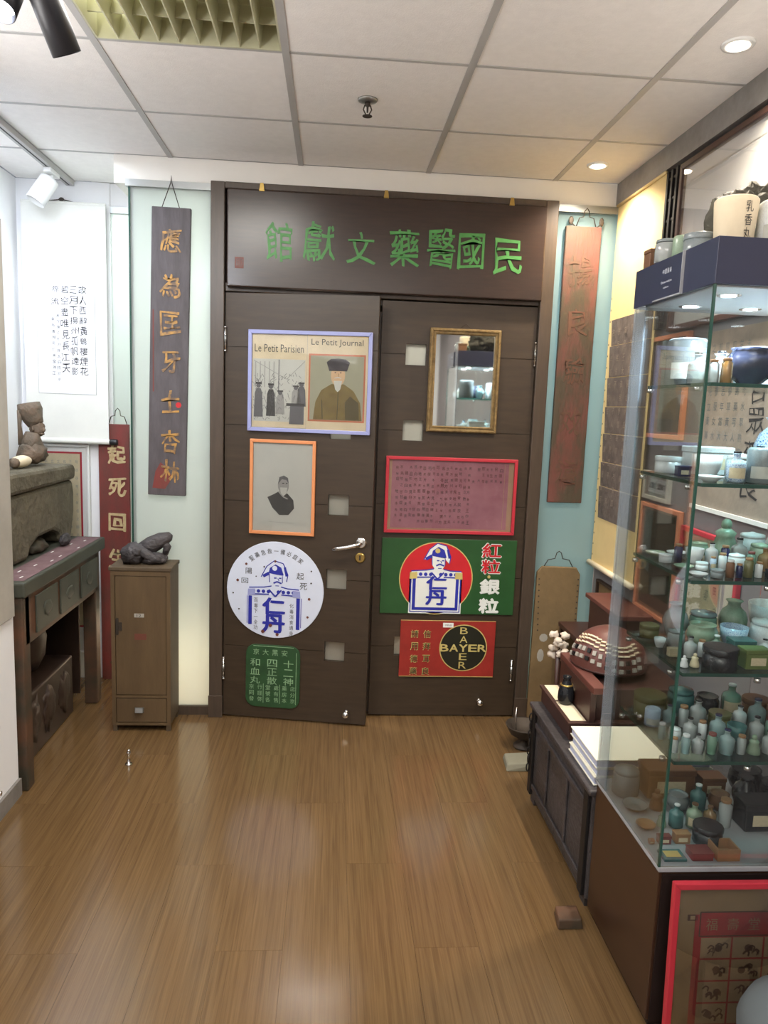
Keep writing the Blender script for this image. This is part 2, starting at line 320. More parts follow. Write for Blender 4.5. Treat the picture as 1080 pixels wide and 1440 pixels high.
for x in gx: B(x - .012, x + .012, YB, D if x > -1.3 else YA, CZ - .003, CZ + .003, 'tee').build('grid_bar', ceil)
for y in gy[1:]: B(XL, XR, y - .007, y + .007, CZ - .0015, CZ + .003, 'tee').build('grid_bar', ceil)
B(XL, -1.0, D - .007, D + .007, CZ - .0015, CZ + .003, 'tee').build('grid_bar', ceil)
# louvred light in the ceiling
g = thing('louvre_light', 'recessed square ceiling light with pale metal louvre fins near the photo top', 'ceiling light', (-.476, 2.25, CZ))
B(GRX[0] + .012, GRX[1] - .012, GRY[0] + .007, GRY[1] - .007, CZ + .10, CZ + .108, 'louver_back').build('light_tray', g)
m1 = MB()
for (a, b, c, d) in ((GRX[0] + .012, GRX[0] + .018, GRY[0] + .007, GRY[1] - .007), (GRX[1] - .018, GRX[1] - .012, GRY[0] + .007, GRY[1] - .007), (GRX[0] + .018, GRX[1] - .018, GRY[0] + .007, GRY[0] + .013), (GRX[0] + .018, GRX[1] - .018, GRY[1] - .013, GRY[1] - .007)):
    m1.box(a, b, c, d, CZ - .002, CZ + .10, 'louver')
m1.build('light_frame', g)
for k in range(1, 9):
    x = GRX[0] + .018 + k * .0622
    mb = MB(); mb.T = Matrix(((1, 0, 0, 0), (0, 0, -1, GRY[0] + GRY[1]), (0, 1, 0, CZ + .0), (0, 0, 0, 1))); mb.prism([(x - .002, 0), (x + .002, 0), (x + .011, .07), (x - .011, .07)], GRY[0] + .0135, GRY[1] - .0135, 'louver'); mb.build('louvre_fin', g)
for y in (2.12, 2.28, 2.43):
    B(GRX[0] + .018, GRX[1] - .018, y - .003, y + .003, CZ + .028, CZ + .075, 'louver').build('louvre_crossbar', g)
mb = MB(); mb.tube([(-.70, GRY[0] + .02, CZ + .084), (-.70, GRY[1] - .02, CZ + .084)], .014, 'lamp_tube', 10); mb.build('lamp_tube', g)

# walls
struct(B(-1.03, XR, D, D + .35, CZ - .125, CZ, 'bulkhead').build('wall_back'))
mb = B(-1.72, -1.19, YA, YA + .06, 0, CZ, 'white_wall'); mb.box(-1.19, -.9, YA + .01, YA + .06, 2.573, CZ, 'white_wall'); struct(mb.build('wall_alcove_back'))
struct(B(XL - .06, XL, 2.85, YA, 0, CZ, 'white_wall').build('wall_left'))
pw = struct(MB().box(XS - .05, XS, YB, 2.85, 0, CZ, 'white_wall').box(XL, XS - .05, 2.80, 2.85, 0, CZ, 'white_wall').build('wall_left_front'))
struct(B(XS, XS + .012, 1.4, 2.85, 0, .07, 'grey_strip').build('baseboard_left'))
struct(B(XR, XR + .06, YB, D + .1, 0, CZ, 'grey_wall').build('wall_right'))
struct(B(XR - .035, XR, YB, D, CZ - .098, CZ, 'grey_strip').build('trim_1'))
struct(B(-1.75, XR + .05, YB - .06, YB, 0, CZ, 'white_wall').build('wall_behind'))
# corridor beyond the frosted glass
struct(B(-1.3, XR, 4.75, 4.8, 0, CZ, 'corridor_wall').build('wall_corridor')); struct(MB().box(-.94, XR, D + .05, 4.75, -.01, .003, 'corridor_floor').box(-1.3, -.94, YA + .06, 4.75, -.01, .003, 'corridor_floor').build('floor_corridor'))
struct(MB().box(-.94, XR, D + .35, 4.75, CZ - .01, CZ + .02, 'corridor_wall').box(-1.3, -.94, YA + .06, 4.75, CZ - .01, CZ + .02, 'corridor_wall').build('ceiling_corridor')); struct(MB().box(XR, XR + .05, D + .06, 4.8, 0, CZ, 'corridor_wall').box(-1.35, -1.3, YA + .06, 4.8, 0, CZ, 'corridor_wall').build('wall_corridor_right'))
# glass panels
def glass_panel(nm, x0, x1, y, z0, z1, mt, lab=None):
    o = struct(B(x0, x1, y, y + .012, z0, z1, mt).build(nm)); return o
wl = glass_panel('window_1', -.96, -.585, D, .045, 2.56, 'frost_green')
B(-.975, -.58, D - .02, D + .02, 2.548, 2.578, 'steel').build('channel', wl); B(-.975, -.58, D - .018, D + .018, 0, .045, 'frame_brown').build('sill', wl); B(-.966, -.958, D - .004, D + .014, .045, 2.55, 'green_edge').build('glass_edge', wl)
wr = glass_panel('window_2', 1.05, XR - .005, D, .045, 2.56, 'frost_blue')
B(1.046, XR - .005, D - .02, D + .02, 2.545, 2.578, 'steel').build('channel', wr); B(1.046, XR - .005, D - .018, D + .018, 0, .045, 'frame_brown').build('sill', wr)
wa = glass_panel('window_3', -1.19, -.97, YA + .02, .04, 2.54, 'frost_green'); B(-1.19, -.97, YA, YA + .03, 2.54, 2.573, 'steel').build('channel', wa); B(-1.19, -.9, YA, YA + .03, 0, .04, 'frame_brown').build('sill', wa)
struct(B(-.955, -.945, D + .012, YA + .03, 0, 2.573, 'frost_green').build('window_4'))

# ------------------------------------------------------------------ door frame, doors
fr = MB()
fr.box(-.585, -.52, D - .045, D + .06, 0, 2.585, 'frame_brown').box(.985, 1.047, D - .045, D + .06, 0, 2.585, 'frame_brown').box(-.52, .985, D - .045, D + .06, 2.555, 2.585, 'frame_brown')
fr.box(-.52, .985, D + .030, D + .055, 2.04, 2.10, 'frame_brown').box(.10, .30, D + .030, D + .050, 0, 2.08, 'frame_brown').box(.93, .985, D + .030, D + .055, 0, 2.08, 'frame_brown').box(-.52, -.47, D + .030, D + .055, 0, 2.08, 'frame_brown').box(-.52, .985, D - .02, D + .06, 2.10, 2.14, 'frame_brown').box(-.52, .985, D + .01, D + .05, 2.14, 2.555, 'door_brown')
frame = struct(fr.build('trim_2', bevel=.004))
for x0, x1 in ((-.588, -.517), (.982, 1.05)): B(x0, x1, D - .05, D - .045, 0, .115, 'frame_brown').build('plinth', frame, bevel=.002)

WZ = [.320 + .3665 * k for k in range(5)]
def make_door(nm, o, ang, width, wx0, wx1, H=2.085):
    d = bpy.data.objects.new(nm, None); COL.objects.link(d); d.location = o; d.rotation_euler = (0, 0, ang); d['kind'] = 'structure'
    mb = MB(); t0, t1 = .006, .042
    mb.box(0, wx0, t0, t1, 0, H, 'door_brown').box(wx1, width, t0, t1, 0, H, 'door_brown')
    z = 0
    for wz in WZ: mb.box(wx0, wx1, t0, t1, z, wz, 'door_brown'); z = wz + .10
    mb.box(wx0, wx1, t0, t1, z, H, 'door_brown'); mb.build('door_core', d, world=False)
    zs = [0] + [wz + .05 for wz in WZ] + [H]
    for k in range(6):
        z0, z1 = zs[k] + .0015, zs[k + 1] - .0015; mb = MB()
        mb.box(0, wx0, 0, t0, z0, z1, 'door_brown').box(wx1, width, 0, t0, z0, z1, 'door_brown')
        a = z0 if k == 0 else zs[k] + .05; b = z1 if k == 5 else zs[k + 1] - .05; mb.box(wx0, wx1, 0, t0, a, b, 'door_brown'); mb.build('door_panel', d, world=False)
    for wz in WZ:
        B(wx0, wx1, .022, .027, wz, wz + .10, 'pane_frost').build('window_pane', d, world=False)
    return d
ANG = math.atan2(-.121, .717)
dl = make_door('door_1', (-.515, 3.615, .008), ANG, .728, .512, .612)
dr = make_door('door_2', (.226, 3.625, .008), 0, .757, .120, .220)
def hinge(p, x, z, y=-.008):
    mb = MB(); mb.lathe([(.006, -.055), (.006, .055)], 8, 'chrome', (x, y, z)); mb.lathe([(.0075, -.058), (.0075, -.052)], 8, 'chrome', (x, y, z)); mb.lathe([(.0075, .052), (.0075, .058)], 8, 'chrome', (x, y, z)); mb.lathe([(.0068, -.018), (.0068, .018)], 8, 'steel', (x, y, z)); mb.build('hinge', p, world=False)
hinge(dl, .002, 1.87); hinge(dr, .755, 1.86); hinge(dr, .735, .25); hinge(dl, .002, .25)
def stopball(p, x, z):
    mb = MB(); mb.lathe([(.012, 0), (.012, .004), (.006, .006), (.006, .016), (.014, .022), (.018, .032), (.014, .043), (.0, .046)], 14, 'chrome'); o = mb.build('door_stop_ball', p, world=False); o.location = (x, 0, z); o.rotation_euler = (R(90), 0, 0)
stopball(dl, .632, .06); stopball(dr, .575, .08)
mb = MB(); mb.T = Matrix.Translation((.679, 0, .925)) @ Matrix.Rotation(R(90), 4, 'X'); mb.lathe([(.026, 0), (.026, .006), (.020, .009)], 20, 'chrome'); mb.T = None
mb.tube([(.679, 0, .925), (.679, -.03, .925), (.675, -.05, .924), (.655, -.055, .920), (.62, -.055, .910), (.58, -.055, .902), (.548, -.052, .896)], [.010, .010, .011, .011, .0105, .010, .009], 'chrome', 10); mb.build('door_handle', dl, world=False)
mb = MB(); mb.T = Matrix.Translation((.676, 0, .852)) @ Matrix.Rotation(R(90), 4, 'X'); mb.lathe([(.025, 0), (.025, .006), (.020, .009)], 20, 'brass'); mb.box(-.004, .004, -.012, .012, .009, .0105, 'iron'); mb.build('lock_plate', dl, world=False)

# ------------------------------------------------------------------ big signboard
sb = thing('wooden_signboard', 'long dark brown wooden signboard with green carved characters above the double door', 'sign', (.24, 3.60, 2.117))
MB().box(-.508, .988, 3.585, 3.625, 2.117, 2.553, 'board_brown').build('board', sb, bevel=.006)
o0 = (0, 3.585, 0)
for ch, (cx, cz), hw in zip('館獻文藥醫國民', [(-.268, 2.33), (-.083, 2.335), (.11, 2.315), (.315, 2.328), (.49, 2.335), (.633, 2.33), (.809, 2.315)], [(.125, .17), (.15, .165), (.13, .14), (.14, .17), (.135, .17), (.125, .165), (.14, .165)]):
    mb = MB(); put_text(mb, ch, o0, UX, UZ, NY, cx, cz, hw[0], hw[1], 'green_paint', .0004, .0015, brush=.10, bold=.007, seed=ord(ch) % 17); mb.build('character', sb)
mb = MB(); mb.plate([(-.47, 2.20), (-.43, 2.20), (-.43, 2.25), (-.47, 2.25)], o0, UX, UZ, NY, 0, .0012, 'seal_red'); put_text(mb, '印', o0, UX, UZ, NY, -.45, 2.225, .03, .038, 'board_brown', .0014); mb.build('seal', sb)
for x in (-.35, .222, .814):
    mb = MB(); mb.prism([(x - .011, 0), (x + .011, 0), (x + .006, .034), (x - .006, .034)], 0, .006, 'brass'); mb.T = None
    mb = MB(); mb.T = Matrix(((1, 0, 0, 0), (0, 0, -1, 3.583), (0, 1, 0, 2.545), (0, 0, 0, 1))); mb.prism([(x - .012, 0), (x + .012, 0), (x + .007, .035), (x - .007, .035)], 0, .006, 'brass'); mb.build('hanging_clip', sb)

# ------------------------------------------------------------------ helpers for flat pictures
def rect(x0, z0, x1, z1): return [(x0, z0), (x1, z0), (x1, z1), (x0, z1)]
def circ(cx, cz, r, n=40, a0=0, a1=360, ry=None): return [(cx + r * math.cos(R(a0 + (a1 - a0) * k / (n if a1 - a0 == 360 else n - 1))), cz + (ry or r) * math.sin(R(a0 + (a1 - a0) * k / (n if a1 - a0 == 360 else n - 1)))) for k in range(n)]
class Plane:
    """a flat print: polygons and lettering laid in real layers on plane (o,u,v,n)"""
    def __init__(s, o, u=UX, v=UZ, n=NY, base=.0): s.o, s.u, s.v, s.n = o, u, v, n; s.mb = MB(); s.b = base; s.l = 0
    def poly(s, pts, mt, layer=1): s.mb.plate(pts, s.o, s.u, s.v, s.n, s.b, s.b + .0004 * layer, mt); return s
    def text(s, t, cx, cz, w, h, mt, layer=3, **k): put_text(s.mb, t, s.o, s.u, s.v, s.n, cx, cz, w, h, mt, s.b + .0004 * layer, **k); return s
    def stroke(s, pts, wd, mt, layer=2):
        for a, b in zip(pts[:-1], pts[1:]):
            d = Vector((b[0] - a[0], b[1] - a[1])); d.normalize(); nn = (-d.y * wd / 2, d.x * wd / 2)
            s.poly([(a[0] - nn[0], a[1] - nn[1]), (b[0] - nn[0], b[1] - nn[1]), (b[0] + nn[0], b[1] + nn[1]), (a[0] + nn[0], a[1] + nn[1])], mt, layer)
        return s
    def build(s, name, parent): return s.mb.build(name, parent)
def picture_frame(parent, o, u, v, n, x0, z0, x1, z1, wd, dp, mt, back='paper_aged', glass=True):
    mb = MB()
    for pl in ([(x0, z0), (x1, z0), (x1 - wd, z0 + wd), (x0 + wd, z0 + wd)], [(x1, z0), (x1, z1), (x1 - wd, z1 - wd), (x1 - wd, z0 + wd)], [(x1, z1), (x0, z1), (x0 + wd, z1 - wd), (x1 - wd, z1 - wd)], [(x0, z1), (x0, z0), (x0 + wd, z0 + wd), (x0 + wd, z1 - wd)]):
        mb.plate(pl, o, u, v, n, 0, dp, mt)
    mb.build('frame', parent, bevel=min(.002, wd * .2))
    MB().plate(rect(x0 + wd, z0 + wd, x1 - wd, z1 - wd), o, u, v, n, 0, dp * .3, back).build('backing', parent)
    if glass: MB().plate(rect(x0 + wd, z0 + wd, x1 - wd, z1 - wd), o, u, v, n, dp * .8, dp * .86, 'picture_glass').build('glass_pane', parent)
DM = Matrix.Translation((-.515, 3.615, 0)) @ Matrix.Rotation(ANG, 4, 'Z')
DO = tuple(DM @ Vector((0, -.001, 0))); DU = tuple(DM.to_3x3() @ Vector((1, 0, 0))); DN = tuple(DM.to_3x3() @ Vector((0, -1, 0)))
def dpt(s_, z): return tuple(DM @ Vector((s_, -.001, z)))

# framed newspapers (left door, top)
t = thing('framed_newspapers', 'lavender metal frame holding two old French illustrated newspaper covers side by side', 'picture', dpt(.41, 1.45))
picture_frame(t, DO, DU, UZ, DN, .115, 1.452, .704, 1.925, .018, .018, 'lavender', 'mat_grey')
p = Plane(DO, DU, UZ, DN, .006)
p.poly(rect(.134, 1.472, .395, 1.905), 'paper_aged', 1); p.text('Le Petit Parisien', .262, 1.842, .235, .036, 'ink_mid', 3)
p.poly(rect(.138, 1.50, .388, 1.792), 'paper_grey', 2)
for k in range(5): p.stroke([(.150 + k * .022, 1.78), (.150 + k * .022, 1.66)], .004, 'ink_lightgrey', 3)
p.stroke([(.14, 1.785), (.30, 1.70)], .003, 'ink_lightgrey', 3).stroke([(.386, 1.785), (.30, 1.70)], .003, 'ink_lightgrey', 3).stroke([(.262, 1.79), (.262, 1.64)], .004, 'ink_soft', 3)
for (cx, cz, h, mt) in ((.165, 1.60, .16, 'ink_soft'), (.225, 1.60, .15, 'ink_mid'), (.270, 1.59, .11, 'ink_lightgrey'), (.345, 1.62, .10, 'ink_lightgrey'), (.372, 1.63, .11, 'ink_soft')):
    p.poly([(cx - .022, cz - h / 2), (cx + .022, cz - h / 2), (cx + .018, cz + h * .2), (cx + .010, cz + h * .34), (cx - .010, cz + h * .34), (cx - .018, cz + h * .2)], mt, 4); p.poly(circ(cx, cz + h * .42, .011, 10), 'ink_soft', 5); p.poly(rect(cx - .014, cz + h * .46, cx + .014, cz + h * .52), 'ink_mid', 6)
p.poly([(.315, 1.49), (.385, 1.49), (.385, 1.58), (.32, 1.585)], 'ink_soft', 5).poly(rect(.30, 1.575, .388, 1.588), 'ink_mid', 6)
for k in range(160):
    x, z = rnd.uniform(.14, .375), rnd.uniform(1.50, 1.72); p.stroke([(x, z), (x + rnd.uniform(-.012, .012), z + rnd.uniform(.004, .02))], .0015, 'ink_soft', 5)
p.build('newspaper_page', t)
p = Plane(DO, DU, UZ, DN, .0075)
p.poly(rect(.397, 1.465, .684, 1.905), 'paper_yellow', 1).poly(rect(.397, 1.45 + .022, .684, 1.902), 'paper_aged', 2); p.text('Le Petit Journal', .538, 1.872, .245, .036, 'ink_mid', 4)
p.poly(rect(.405, 1.508, .674, 1.822), 'pic_border', 3).poly(rect(.413, 1.516, .666, 1.814), 'pic_bg', 4)
cx = .545
p.poly([(cx - .115, 1.517), (cx + .118, 1.517), (cx + .108, 1.60), (cx + .075, 1.655), (cx + .03, 1.685), (cx - .03, 1.685), (cx - .078, 1.655), (cx - .105, 1.60)], 'olive', 5)
p.poly([(cx + .04, 1.52), (cx + .105, 1.52), (cx + .10, 1.60), (cx + .06, 1.63), (cx + .035, 1.60)], 'olive_dark', 6).stroke([(cx - .07, 1.52), (cx - .075, 1.61)], .005, 'olive_dark', 6).stroke([(cx, 1.52), (cx + .003, 1.67)], .004, 'olive_dark', 6)
p.poly(circ(cx, 1.725, .034, 24, ry=.05), 'skin_print', 6).poly([(cx - .02, 1.70), (cx + .02, 1.70), (cx + .012, 1.66), (cx, 1.648), (cx - .012, 1.66)], 'paper_grey', 7).stroke([(cx - .016, 1.712), (cx, 1.717), (cx + .016, 1.712)], .004, 'paper_grey', 8)
p.poly(circ(cx - .013, 1.738, .004, 8, ry=.0025), 'ink', 7).poly(circ(cx + .013, 1.738, .004, 8, ry=.0025), 'ink', 7).stroke([(cx, 1.735), (cx + .004, 1.720)], .002, 'olive', 7)
p.poly([(cx - .042, 1.745), (cx + .042, 1.745), (cx + .055, 1.785), (cx + .035, 1.80), (cx, 1.803), (cx - .035, 1.80), (cx - .055, 1.785)], 'cap_print', 7)
p.build('newspaper_page', t)

# framed bust engraving
t = thing('framed_engraving', 'orange framed pale print with small dark bust of a bearded man, below the newspapers', 'picture', dpt(.29, .955))
picture_frame(t, DO, DU, UZ, DN, .128, .954, .449, 1.414, .016, .016, 'peach', 'paper_grey')
p = Plane(DO, DU, UZ, DN, .0055); cx = .285
p.poly([(cx - .07, 1.135), (cx - .045, 1.085), (cx - .01, 1.05), (cx + .035, 1.052), (cx + .062, 1.085), (cx + .058, 1.125), (cx + .03, 1.155), (cx - .015, 1.165), (cx - .04, 1.15)], 'ink_mid', 1)
p.poly(circ(cx + .008, 1.195, .027, 20, ry=.040), 'ink_lightgrey', 2).poly([(cx - .019, 1.20), (cx - .012, 1.235), (cx + .010, 1.243), (cx + .03, 1.232), (cx + .034, 1.205), (cx + .022, 1.222), (cx, 1.225)], 'ink_soft', 3)
p.poly([(cx - .008, 1.185), (cx + .028, 1.185), (cx + .022, 1.155), (cx + .008, 1.142), (cx - .004, 1.152)], 'paper_grey', 3).stroke([(cx + .002, 1.205), (cx + .012, 1.206)], .004, 'ink', 4).stroke([(cx + .02, 1.206), (cx + .028, 1.205)], .004, 'ink', 4).stroke([(cx - .015, 1.165), (cx + .008, 1.14), (cx + .03, 1.13)], .006, 'ink_lightgrey', 4)
for k in range(40):
    x, z = cx + rnd.uniform(-.05, .05), rnd.uniform(1.07, 1.14); p.stroke([(x, z), (x + .01, z + .008)], .001, 'ink', 3)
p.stroke([(cx - .06, 1.015), (cx + .06, 1.013)], .0012, 'ink_lightgrey', 1)
p.build('engraving', t)

def officer(p, cx, cz, s, col='enamel_blue', line='enamel_blue', red=False):
    plain_white = 'print_white' if red else 'enamel_white'
    X = lambda a: cx + a * s; Z = lambda a: cz + a * s
    w_ = plain_white
    p.poly([(X(-.52), Z(.95)), (X(-.30), Z(1.38)), (X(.0), Z(1.62)), (X(.36), Z(1.52)), (X(.55), Z(1.08)), (X(.5), Z(.80)), (X(.3), Z(1.02)), (X(-.2), Z(1.10))], w_, 3)     # hat
    p.poly([(X(-.22), Z(1.12)), (X(-.18), Z(1.32)), (X(.05), Z(1.48)), (X(.28), Z(1.36)), (X(.38), Z(1.06)), (X(.3), Z(1.02))], col, 4)
    p.stroke([(X(-.52), Z(.95)), (X(-.30), Z(1.38)), (X(.0), Z(1.62)), (X(.36), Z(1.52)), (X(.55), Z(1.08)), (X(.5), Z(.80))], .035 * s, col, 4).stroke([(X(-.44), Z(.98)), (X(-.2), Z(1.12))], .12 * s, col, 5).stroke([(X(.42), Z(1.38)), (X(.50), Z(1.02))], .09 * s, col, 5)
    p.stroke([(X(-.18), Z(.75)), (X(-.2), Z(1.1))], .03 * s, col, 5).stroke([(X(.33), Z(.74)), (X(.33), Z(1.02))], .03 * s, col, 5).stroke([(X(-1.0), Z(.50)), (X(-.4), Z(.54)), (X(-.1), Z(.60))], .04 * s, col, 5).stroke([(X(.28), Z(.58)), (X(.55), Z(.52)), (X(1.0), Z(.50))], .04 * s, col, 5).stroke([(X(-.98), Z(.24)), (X(-.2), Z(.26))], .05 * s, col, 5).stroke([(X(.3), Z(.26)), (X(1.0), Z(.24))], .05 * s, col, 5)
    p.poly(circ(X(.02), Z(1.32), .10 * s, 12), 'gold_print' if red else w_, 5)
    p.poly([(X(-.2), Z(1.1)), (X(.32), Z(1.05)), (X(.32), Z(.72)), (X(.2), Z(.52)), (X(-.02), Z(.52)), (X(-.16), Z(.72))], w_, 4)                                                # face
    p.stroke([(X(-.02), Z(.72)), (X(.12), Z(.79)), (X(.30), Z(.72))], .06 * s, col, 6).stroke([(X(.0), Z(.93)), (X(.1), Z(.93))], .05 * s, col, 6).stroke([(X(.2), Z(.93)), (X(.29), Z(.93))], .05 * s, col, 6)
    p.stroke([(X(.15), Z(.92)), (X(.2), Z(.82))], .03 * s, col, 6).stroke([(X(.06), Z(.62)), (X(.2), Z(.62))], .03 * s, col, 6)
    p.poly([(X(-1.0), Z(.22)), (X(-.98), Z(.50)), (X(-.4), Z(.52)), (X(-.1), Z(.60)), (X(.3), Z(.58)), (X(.55), Z(.50)), (X(1.0), Z(.50)), (X(1.03), Z(.2))], w_, 3)   # shoulders
    for k in range(9):
        a = -.82 + k * .2
        if abs(a) > .12: p.poly(circ(X(a), Z(.37), .075 * s, 8), col, 5)
    for sx in (-1, 1): p.poly([(X(sx * .75), Z(.2)), (X(sx * 1.06), Z(.18)), (X(sx * 1.04), Z(.44)), (X(sx * .76), Z(.46))], 'gold_print' if red else 'lavender', 6)
    p.stroke([(X(-.2), Z(.45)), (X(.06), Z(.18)), (X(.3), Z(.45))], .06 * s, col, 6)

# round enamel sign
t = thing('round_enamel_sign', 'round white enamel sign with blue characters and officer in cocked hat, on left door', 'sign', dpt(.26, .43))
mb = MB().plate(circ(.26, .674, .243, 64), DO, DU, UZ, DN, 0, .006, 'enamel_white'); mb.build('disc', t, bevel=.002)
p = Plane(DO, DU, UZ, DN, .006); officer(p, .255, .62, .125)
p.poly(rect(.127, .495, .145, .640), 'enamel_blue', 3).poly(rect(.368, .480, .386, .640), 'enamel_blue', 3).stroke([(.121, .50), (.121, .64)], .003, 'enamel_blue', 3).stroke([(.392, .49), (.392, .64)], .003, 'enamel_blue', 3)
p.text('仁', .255, .593, .112, .085, 'enamel_blue', 4, bold=.04).text('丹', .255, .505, .112, .093, 'enamel_blue', 4, bold=.04)
for (a, b, w, h) in ((.206, .593, .0, 0),): pass
for ox in (-.003, .003, 0):
    for oz in (-.0025, .0025): pass
for k, c in enumerate('聖藥急救一備必庭家'):
    a = 128 - k * 9.6; p.text(c, .262 + .197 * math.cos(R(a)), .674 + .197 * math.sin(R(a)), .022, .026, 'ink_mid', 3, rot=R(a - 90))
p.text('陽', .128, .765, .032, .03, 'ink_mid').text('回', .108, .715, .034, .026, 'ink_mid').text('起', .385, .752, .036, .034, 'ink_mid').text('死', .402, .702, .036, .034, 'ink_mid')
for k, c in enumerate('百毒下一全功'): p.text(c, .165, .62 - k * .028, .02, .022, 'ink_soft')
for k, c in enumerate('化毒消食通身'): p.text(c, .345, .60 - k * .028, .02, .022, 'ink_soft')
p.build('print', t)
p = Plane(DO, DU, UZ, DN, .0085)
for (x, z, r_) in ((.072, .716, .007), (.432, .640, .007), (.426, .548, .006), (.202, .462, .009), (.275, .45, .008), (.24, .495, .009), (.26, .82, .006), (.165, .74, .003), (.05, .65, .004), (.08, .57, .004), (.115, .80, .006), (.44, .78, .004), (.205, .79, .004), (.44, .72, .004)):
    p = Plane(DO, DU, UZ, DN, .0085); p.poly(circ(x, z, r_, 9), 'seal_red' if r_ > .0055 else 'iron', 1); p.build('rust_spot', t)

# green enamel tablet on left door
t = thing('green_enamel_plaque', 'small dark green plaque with pale worn characters, lowest on the left door', 'sign', dpt(.255, .07))
rc = []
for (cx, cz, a) in ((.345, .115, -90), (.345, .345, 0), (.165, .345, 90), (.165, .115, 180)): rc += circ(cx, cz, .048, 6, a, a + 90)
MB().plate(rc, DO, DU, UZ, DN, 0, .006, 'old_green').build('plaque', t, bevel=.002)
p = Plane(DO, DU, UZ, DN, .006)
for k, c in enumerate('京大黑安'): p.text(c, .17 + k * .048, .355, .03, .03, 'pale_green')
for col, s_ in ((.165, '和血丸'), (.252, '四正散'), (.335, '十二神')):
    for k, c in enumerate(s_): p.text(c, col, .300 - k * .046, .050, .038, 'pale_green', 3)
for col in range(6):
    for k in range(3): p.text('京同發行謹啓堂號各處有售藥房本店分'[(col * 3 + k) % 17], .148 + col * .042, .172 - k * .032, .024, .024, 'pale_green', 2)
for x in (.208, .292, .374): p.stroke([(x, .09), (x, .19 if x < .37 else .36)], .0025, 'pale_green', 1)
p.stroke([(.155, .385), (.36, .385)], .0025, 'pale_green', 1)
p.build('print', t)

# mirror
RO = (0, 3.622, 0)
t = thing('wall_mirror', 'old gilt-framed rectangular mirror hanging on the right door', 'mirror', (.632, 3.62, 1.475))
mb = MB()
x0, z0, x1, z1 = .459, 1.476, .806, 1.974
for wd, dp, a in ((.030, .018, 0), (.010, .026, .004), (.006, .022, .022)):
    for pl in ([(x0 + a, z0 + a), (x1 - a, z0 + a), (x1 - a - wd, z0 + a + wd), (x0 + a + wd, z0 + a + wd)], [(x1 - a, z0 + a), (x1 - a, z1 - a), (x1 - a - wd, z1 - a - wd), (x1 - a - wd, z0 + a + wd)], [(x1 - a, z1 - a), (x0 + a, z1 - a), (x0 + a + wd, z1 - a - wd), (x1 - a - wd, z1 - a - wd)], [(x0 + a, z1 - a), (x0 + a, z0 + a), (x0 + a + wd, z0 + a + wd), (x0 + a + wd, z1 - a - wd)]):
        mb.plate(pl, RO, UX, UZ, NY, 0, dp, 'gilt')
mb.build('frame', t, bevel=.002)
MB().plate(rect(x0 + .03, z0 + .03, x1 - .03, z1 - .03), RO, UX, UZ, NY, 0, .008, 'mirror').build('mirror_glass', t)
mb = MB().tube([(.60, 3.615, 1.972), (.632, 3.617, 2.0), (.665, 3.615, 1.972)], .0015, 'iron', 5); mb.build('hanging_wire', t)

# pink document
t = thing('framed_document', 'wide red-framed pink paper covered with handwritten characters, on right door', 'picture', (.597, 3.62, .97))
picture_frame(t, RO, UX, UZ, NY, .269, .970, .927, 1.351, .016, .018, 'red_frame', 'tan_paper')
p = Plane(RO, UX, UZ, NY, .0062); p.poly(rect(.300, .995, .885, 1.333), 'pink_paper', 1)
chars = '王立民國年藥方當歸白芍川芎熟地黃芪人參茯苓甘草水煎服之大夫醫生先姓名男女病症見不可忌'
for c_ in range(24):
    x = .845 - c_ * .0225
    n_ = 3 if c_ < 7 else 10
    for k in range(n_):
        if rnd.random() < .12: continue
        s_ = rnd.uniform(.011, .017); p.text(rnd.choice(chars), x + rnd.uniform(-.003, .003), 1.298 - k * .030 + rnd.uniform(-.004, .004), s_, s_ * 1.1, 'ink_mid' if rnd.random() < .55 else 'poster_ink', 3)
for k in range(8): z = 1.0 + k * .02; 
p.stroke([(.865, 1.0), (.865, 1.33)], .002, 'tan_paper', 2).build('document', t)

# green / red enamel sign
t = thing('green_enamel_sign', 'rectangular green enamel sign with officer emblem on red disc and large characters', 'sign', (.607, 3.62, .552))
MB().plate(rect(.264, .553, .950, .941), RO, UX, UZ, NY, 0, .006, 'enamel_green').build('plate', t, bevel=.0015)
p = Plane(RO, UX, UZ, NY, .006)
p.poly(circ(.544, .738, .188, 48), 'gold_print', 1).poly(circ(.544, .738, .183, 48), 'print_red', 2)
p.poly(rect(.409, .556, .678, .770), 'print_white', 2).poly(rect(.415, .562, .672, .766), 'enamel_blue', 3).poly(rect(.420, .567, .667, .770), 'print_white', 4).poly(rect(.426, .573, .661, .768), 'enamel_blue', 5).poly(rect(.442, .588, .646, .772), 'print_white', 6)
p.b = .0075; officer(p, .544, .712, .128, red=True); p.b = .006
p.text('仁', .548, .715, .105, .07, 'enamel_blue', 12, bold=.035).text('丹', .548, .640, .105, .077, 'enamel_blue', 12, bold=.035)
for ch, cz, out_, in_ in (('紅', .888, 'print_white', 'print_red'), ('粒', .805, 'print_white', 'print_red'), ('銀', .700, 'print_white', 'print_white'), ('粒', .600, 'print_white', 'print_white')):
    for ox, oz in ((-.004, 0), (.004, 0), (0, .004), (0, -.004)): p.text(ch, .822 + ox, cz + oz, .098, .074, out_, 1 + (ox + oz > 0))
    p.text(ch, .822, cz, .094, .070, in_, 4, bold=.02)
p.poly(circ(.815, .752, .008, 12), 'gold_print', 1).build('print', t)

